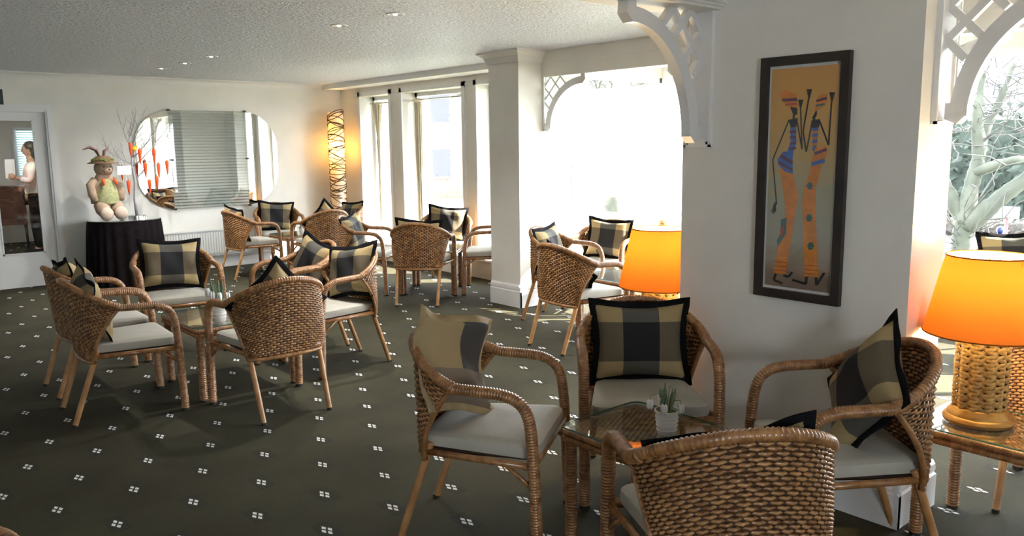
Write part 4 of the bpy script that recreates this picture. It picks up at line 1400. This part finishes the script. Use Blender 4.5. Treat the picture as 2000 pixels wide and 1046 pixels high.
MB().box((-.40, -.03, -.45), (.40, 0, .42)).build('window_frame', M['white'], wn)
MB().box((-.34, -.034, -.40), (.34, -.03, .37)).build('pane', emit('glowing_pane', (.45, .68, .75), 1.2), wn)  # glow put into the pane stands in for daylight behind it
s2 = MB().obox((0, 0, 0), (.35, 0, 0), (0, .012, .012), (0, -.0008, .0008)).mesh('blind_slat', M['slat'])
for k in range(20): link('blind_slat', s2, wn, (0, -.055, -.39+k*.04))

# ================================================================== OUTSIDE
gd = MB().box((7.3, -60, -.95), (120, 90, -.80)); gd.box((6.1, 5.9, -.95), (7.3, 90, -.80))
struct('ground_lawn', gd, M['lawn'])
struct('ground_road', MB().box((13.9, -60, -.82), (21, 90, -.785)), M['road'])
def big_tree(loc, label, seed, h, spread, trunk_r, depth=4, lean=(0, 0)):
    rnd = random.Random(seed)
    t = thing('bare_tree', label, 'tree', loc, 0, 'bare trees outside the windows')
    tb, tg = MB(), MB()
    def grow(p, d, ln, r, k):
        pts = [p]
        dd = d
        for i in range(4):
            dd = (dd+Vector((rnd.uniform(-.22, .22), rnd.uniform(-.22, .22), rnd.uniform(-.10, .16)))).normalized()
            pts.append(pts[-1]+dd*ln/4)
        (tb if r > .03 else tg).tube(pts, [r, r*.9, r*.8, r*.7, r*.58], 7 if r > .03 else 4, cap=False)
        if k == 0: return
        for j in range(3 if k > 1 else 4):
            a = rnd.uniform(0, 6.28)
            nd = (dd*.75+Vector((math.cos(a), math.sin(a), rnd.uniform(-.1, .5)))*spread).normalized()
            grow(pts[rnd.choice((2, 3, 4))], nd, ln*rnd.uniform(.62, .85), r*.58, k-1)
    base = Vector((0, 0, 0))
    tb.tube([base, base+Vector((lean[0]*.3, lean[1]*.3, h*.2)), base+Vector((lean[0], lean[1], h*.42))], [trunk_r*1.25, trunk_r, trunk_r*.85], 10)
    top = base+Vector((lean[0], lean[1], h*.40))
    for j in range(4):
        a = j*1.57+rnd.uniform(-.4, .4)
        grow(top, Vector((math.cos(a)*spread, math.sin(a)*spread, 1)).normalized(), h*.30, trunk_r*.62, depth)
    tb.build('trunk', M['bark'], t, True)
    o = tg.build('twigs', M['twig'], t, True); o['kind'] = 'stuff'
    return t
mt = thing('bare_tree', 'large bare mossy tree outside the right-hand opening', 'tree', (13.3, 4.9, -.80), -.86, 'bare trees outside the windows')
tk, tgs = MB(), MB()
rnd = random.Random(9)
limbs = [([(0, 0, 0), (.02, 0, .6), (.05, .05, 1.15)], (.21, .17, .16)),
         ([(.03, 0, 1.05), (.12, .1, 1.6), (.22, .15, 2.1), (.18, .2, 2.7), (.22, .2, 3.4)], (.13, .11, .10, .08, .05)),
         ([(.04, 0, 1.0), (.45, -.2, 1.5), (.80, -.3, 1.85), (1.12, -.3, 2.3), (1.10, -.2, 2.9), (1.3, -.2, 3.5)], (.14, .12, .11, .09, .07, .04)),
         ([(.16, .1, 1.85), (.5, -.4, 2.05), (.85, -.6, 2.0), (1.3, -.7, 2.15), (1.8, -.8, 2.2)], (.08, .06, .055, .05, .03)),
         ([(.2, .12, 2.0), (.38, .4, 2.5), (.62, .5, 3.0), (.75, .5, 3.5)], (.09, .075, .06, .04)),
         ([(.03, .05, 1.1), (-.2, .3, 1.7), (-.3, .5, 2.3), (-.5, .5, 3.1)], (.11, .09, .07, .04)),
         ([(1.0, -.3, 2.1), (1.5, .1, 2.4), (2.0, .2, 2.9)], (.07, .05, .03))]
for pts, rr in limbs:
    o, _ = ribbed(pts, .1, .2, 8, 0)
    n_ = len(o)
    tk.tube(o, [rr[min(len(rr)-1, int(k/n_*len(rr)))]*(1+.08*rnd.uniform(-1, 1)) for k in range(n_)], 9)
    for q in range(26):
        b_ = o[rnd.randrange(n_//2, n_)]
        dd = Vector((rnd.uniform(-1, 1), rnd.uniform(-1, 1), rnd.uniform(-.2, 1))).normalized()
        for g in range(3):
            e_ = b_+dd*rnd.uniform(.3, .7)
            tgs.tube([b_, b_.lerp(e_, .5)+Vector((rnd.uniform(-.06, .06), rnd.uniform(-.06, .06), .04)), e_], [.012, .009, .004], 4, cap=False)
            b_, dd = e_, (dd+Vector((rnd.uniform(-.7, .7), rnd.uniform(-.7, .7), rnd.uniform(-.2, .6)))).normalized()
tk.build('trunk', M['bark'], mt, True)
tgs.build('twigs', M['twig'], mt, True)['kind'] = 'stuff'
big_tree((17.5, 4.2, -.80), 'second bare tree farther off behind the white sign', 8, 6.5, .7, .24, 4)
big_tree((11.5, 13.2, -.80), 'bare tree outside the wide middle window', 15, 6.0, .8, .20, 4)
big_tree((21, 19.2, -.80), 'bare tree seen faintly through the bright bay', 21, 6.0, .8, .22, 4)
def bush_row(name, label, cat, p0, p1, h, depth, matl, seed, n):
    rnd = random.Random(seed)
    t = thing(name, label, cat, p0)
    d = Vector(p1)-Vector(p0)
    mb = MB()
    mb.obox(d/2+Vector((0, 0, h*.44)), d/2, Vector((-d.y, d.x, 0)).normalized()*depth*.30, (0, 0, h*.42))
    for k in range(n*12):
        top = h*(.86+.14*math.sin(k*.37)) if h > 2 else h
        q = d*rnd.random()+Vector((rnd.uniform(-.5, .5)*depth, rnd.uniform(-.5, .5)*depth, rnd.uniform(.02, top)))
        e1 = Vector((rnd.uniform(-1, 1), rnd.uniform(-1, 1), rnd.uniform(-1, 1))).normalized(); e2 = e1.cross(Vector((rnd.uniform(-1, 1), rnd.uniform(-1, 1), rnd.uniform(-1, 1)))).normalized()
        z_ = rnd.uniform(.05, .13)*(1.6 if h > 2 else .8)
        mb.add([q-e1*z_, q-e2*z_*.5, q+e1*z_, q+e2*z_*.5], [(0, 1, 2, 3)])
    mb.build('foliage', matl, t)
    return t
bush_row('clipped_hedge', 'low brown clipped hedge across the road', 'hedge', (21.6, -8, -.80), (21.6, 11, -.80), .46, .8, M['hedge'], 1, 700)
bush_row('evergreen_bank', 'dark evergreen bank of shrubs behind the hedge', 'shrubs', (27, -10, -.80), (27, 14, -.80), 3.4, 2.2, M['ever'], 2, 900)
sg = thing('street_sign', 'blank white sign board on a red post across the road', 'sign', (16.4, 5.30, -.80))
MB().tube([(0, 0, 0), (0, 0, .98)], .035, 10).build('post', M['red'], sg, True)
MB().obox((-.05, 0, 1.04), (.015, 0, 0), (.0, .21, 0), (0, 0, .105)).build('board', M['paper'], sg)
bo_ = thing('bollard', 'blue bollard with a ball top beside the white sign', 'bollard', (14.0, 4.60, -.80))
MB().lathe([(.07, 0), (.07, .78), (.11, .82), (.11, .85), (.06, .88), (.035, .90)], 16).build('post', M['blue'], bo_, 'auto')
MB().ell((0, 0, .95), (.06, .06, .06), 14, 10).build('ball', M['blue'], bo_, True)
# brick house beyond the wide window
hs = thing('brick_house', 'brick house with slate roof, faint beyond the wide middle window', 'house', (24, 33, -.80), math.radians(-40))
hb = MB().box((-5, -4, 0), (5, 4, 5.2)); hb.build('wall', M['brickm'], hs)
MB().prism([(-4.5, 5.2), (4.5, 5.2), (0, 8)], lambda x, y, t: (t, x, y), -5.2, 5.2).build('roof', M['slate'], hs)
for x in (-3.2, 0, 3.2):
    for z in (.9, 3.3):
        wf = MB().box((x-.55, -4.06, z), (x+.55, -3.98, z+1.4)).build('window', M['white'], hs)
        MB().box((x-.47, -4.07, z+.08), (x+.47, -4.06, z+1.32)).build('pane', M['slate'], wf)
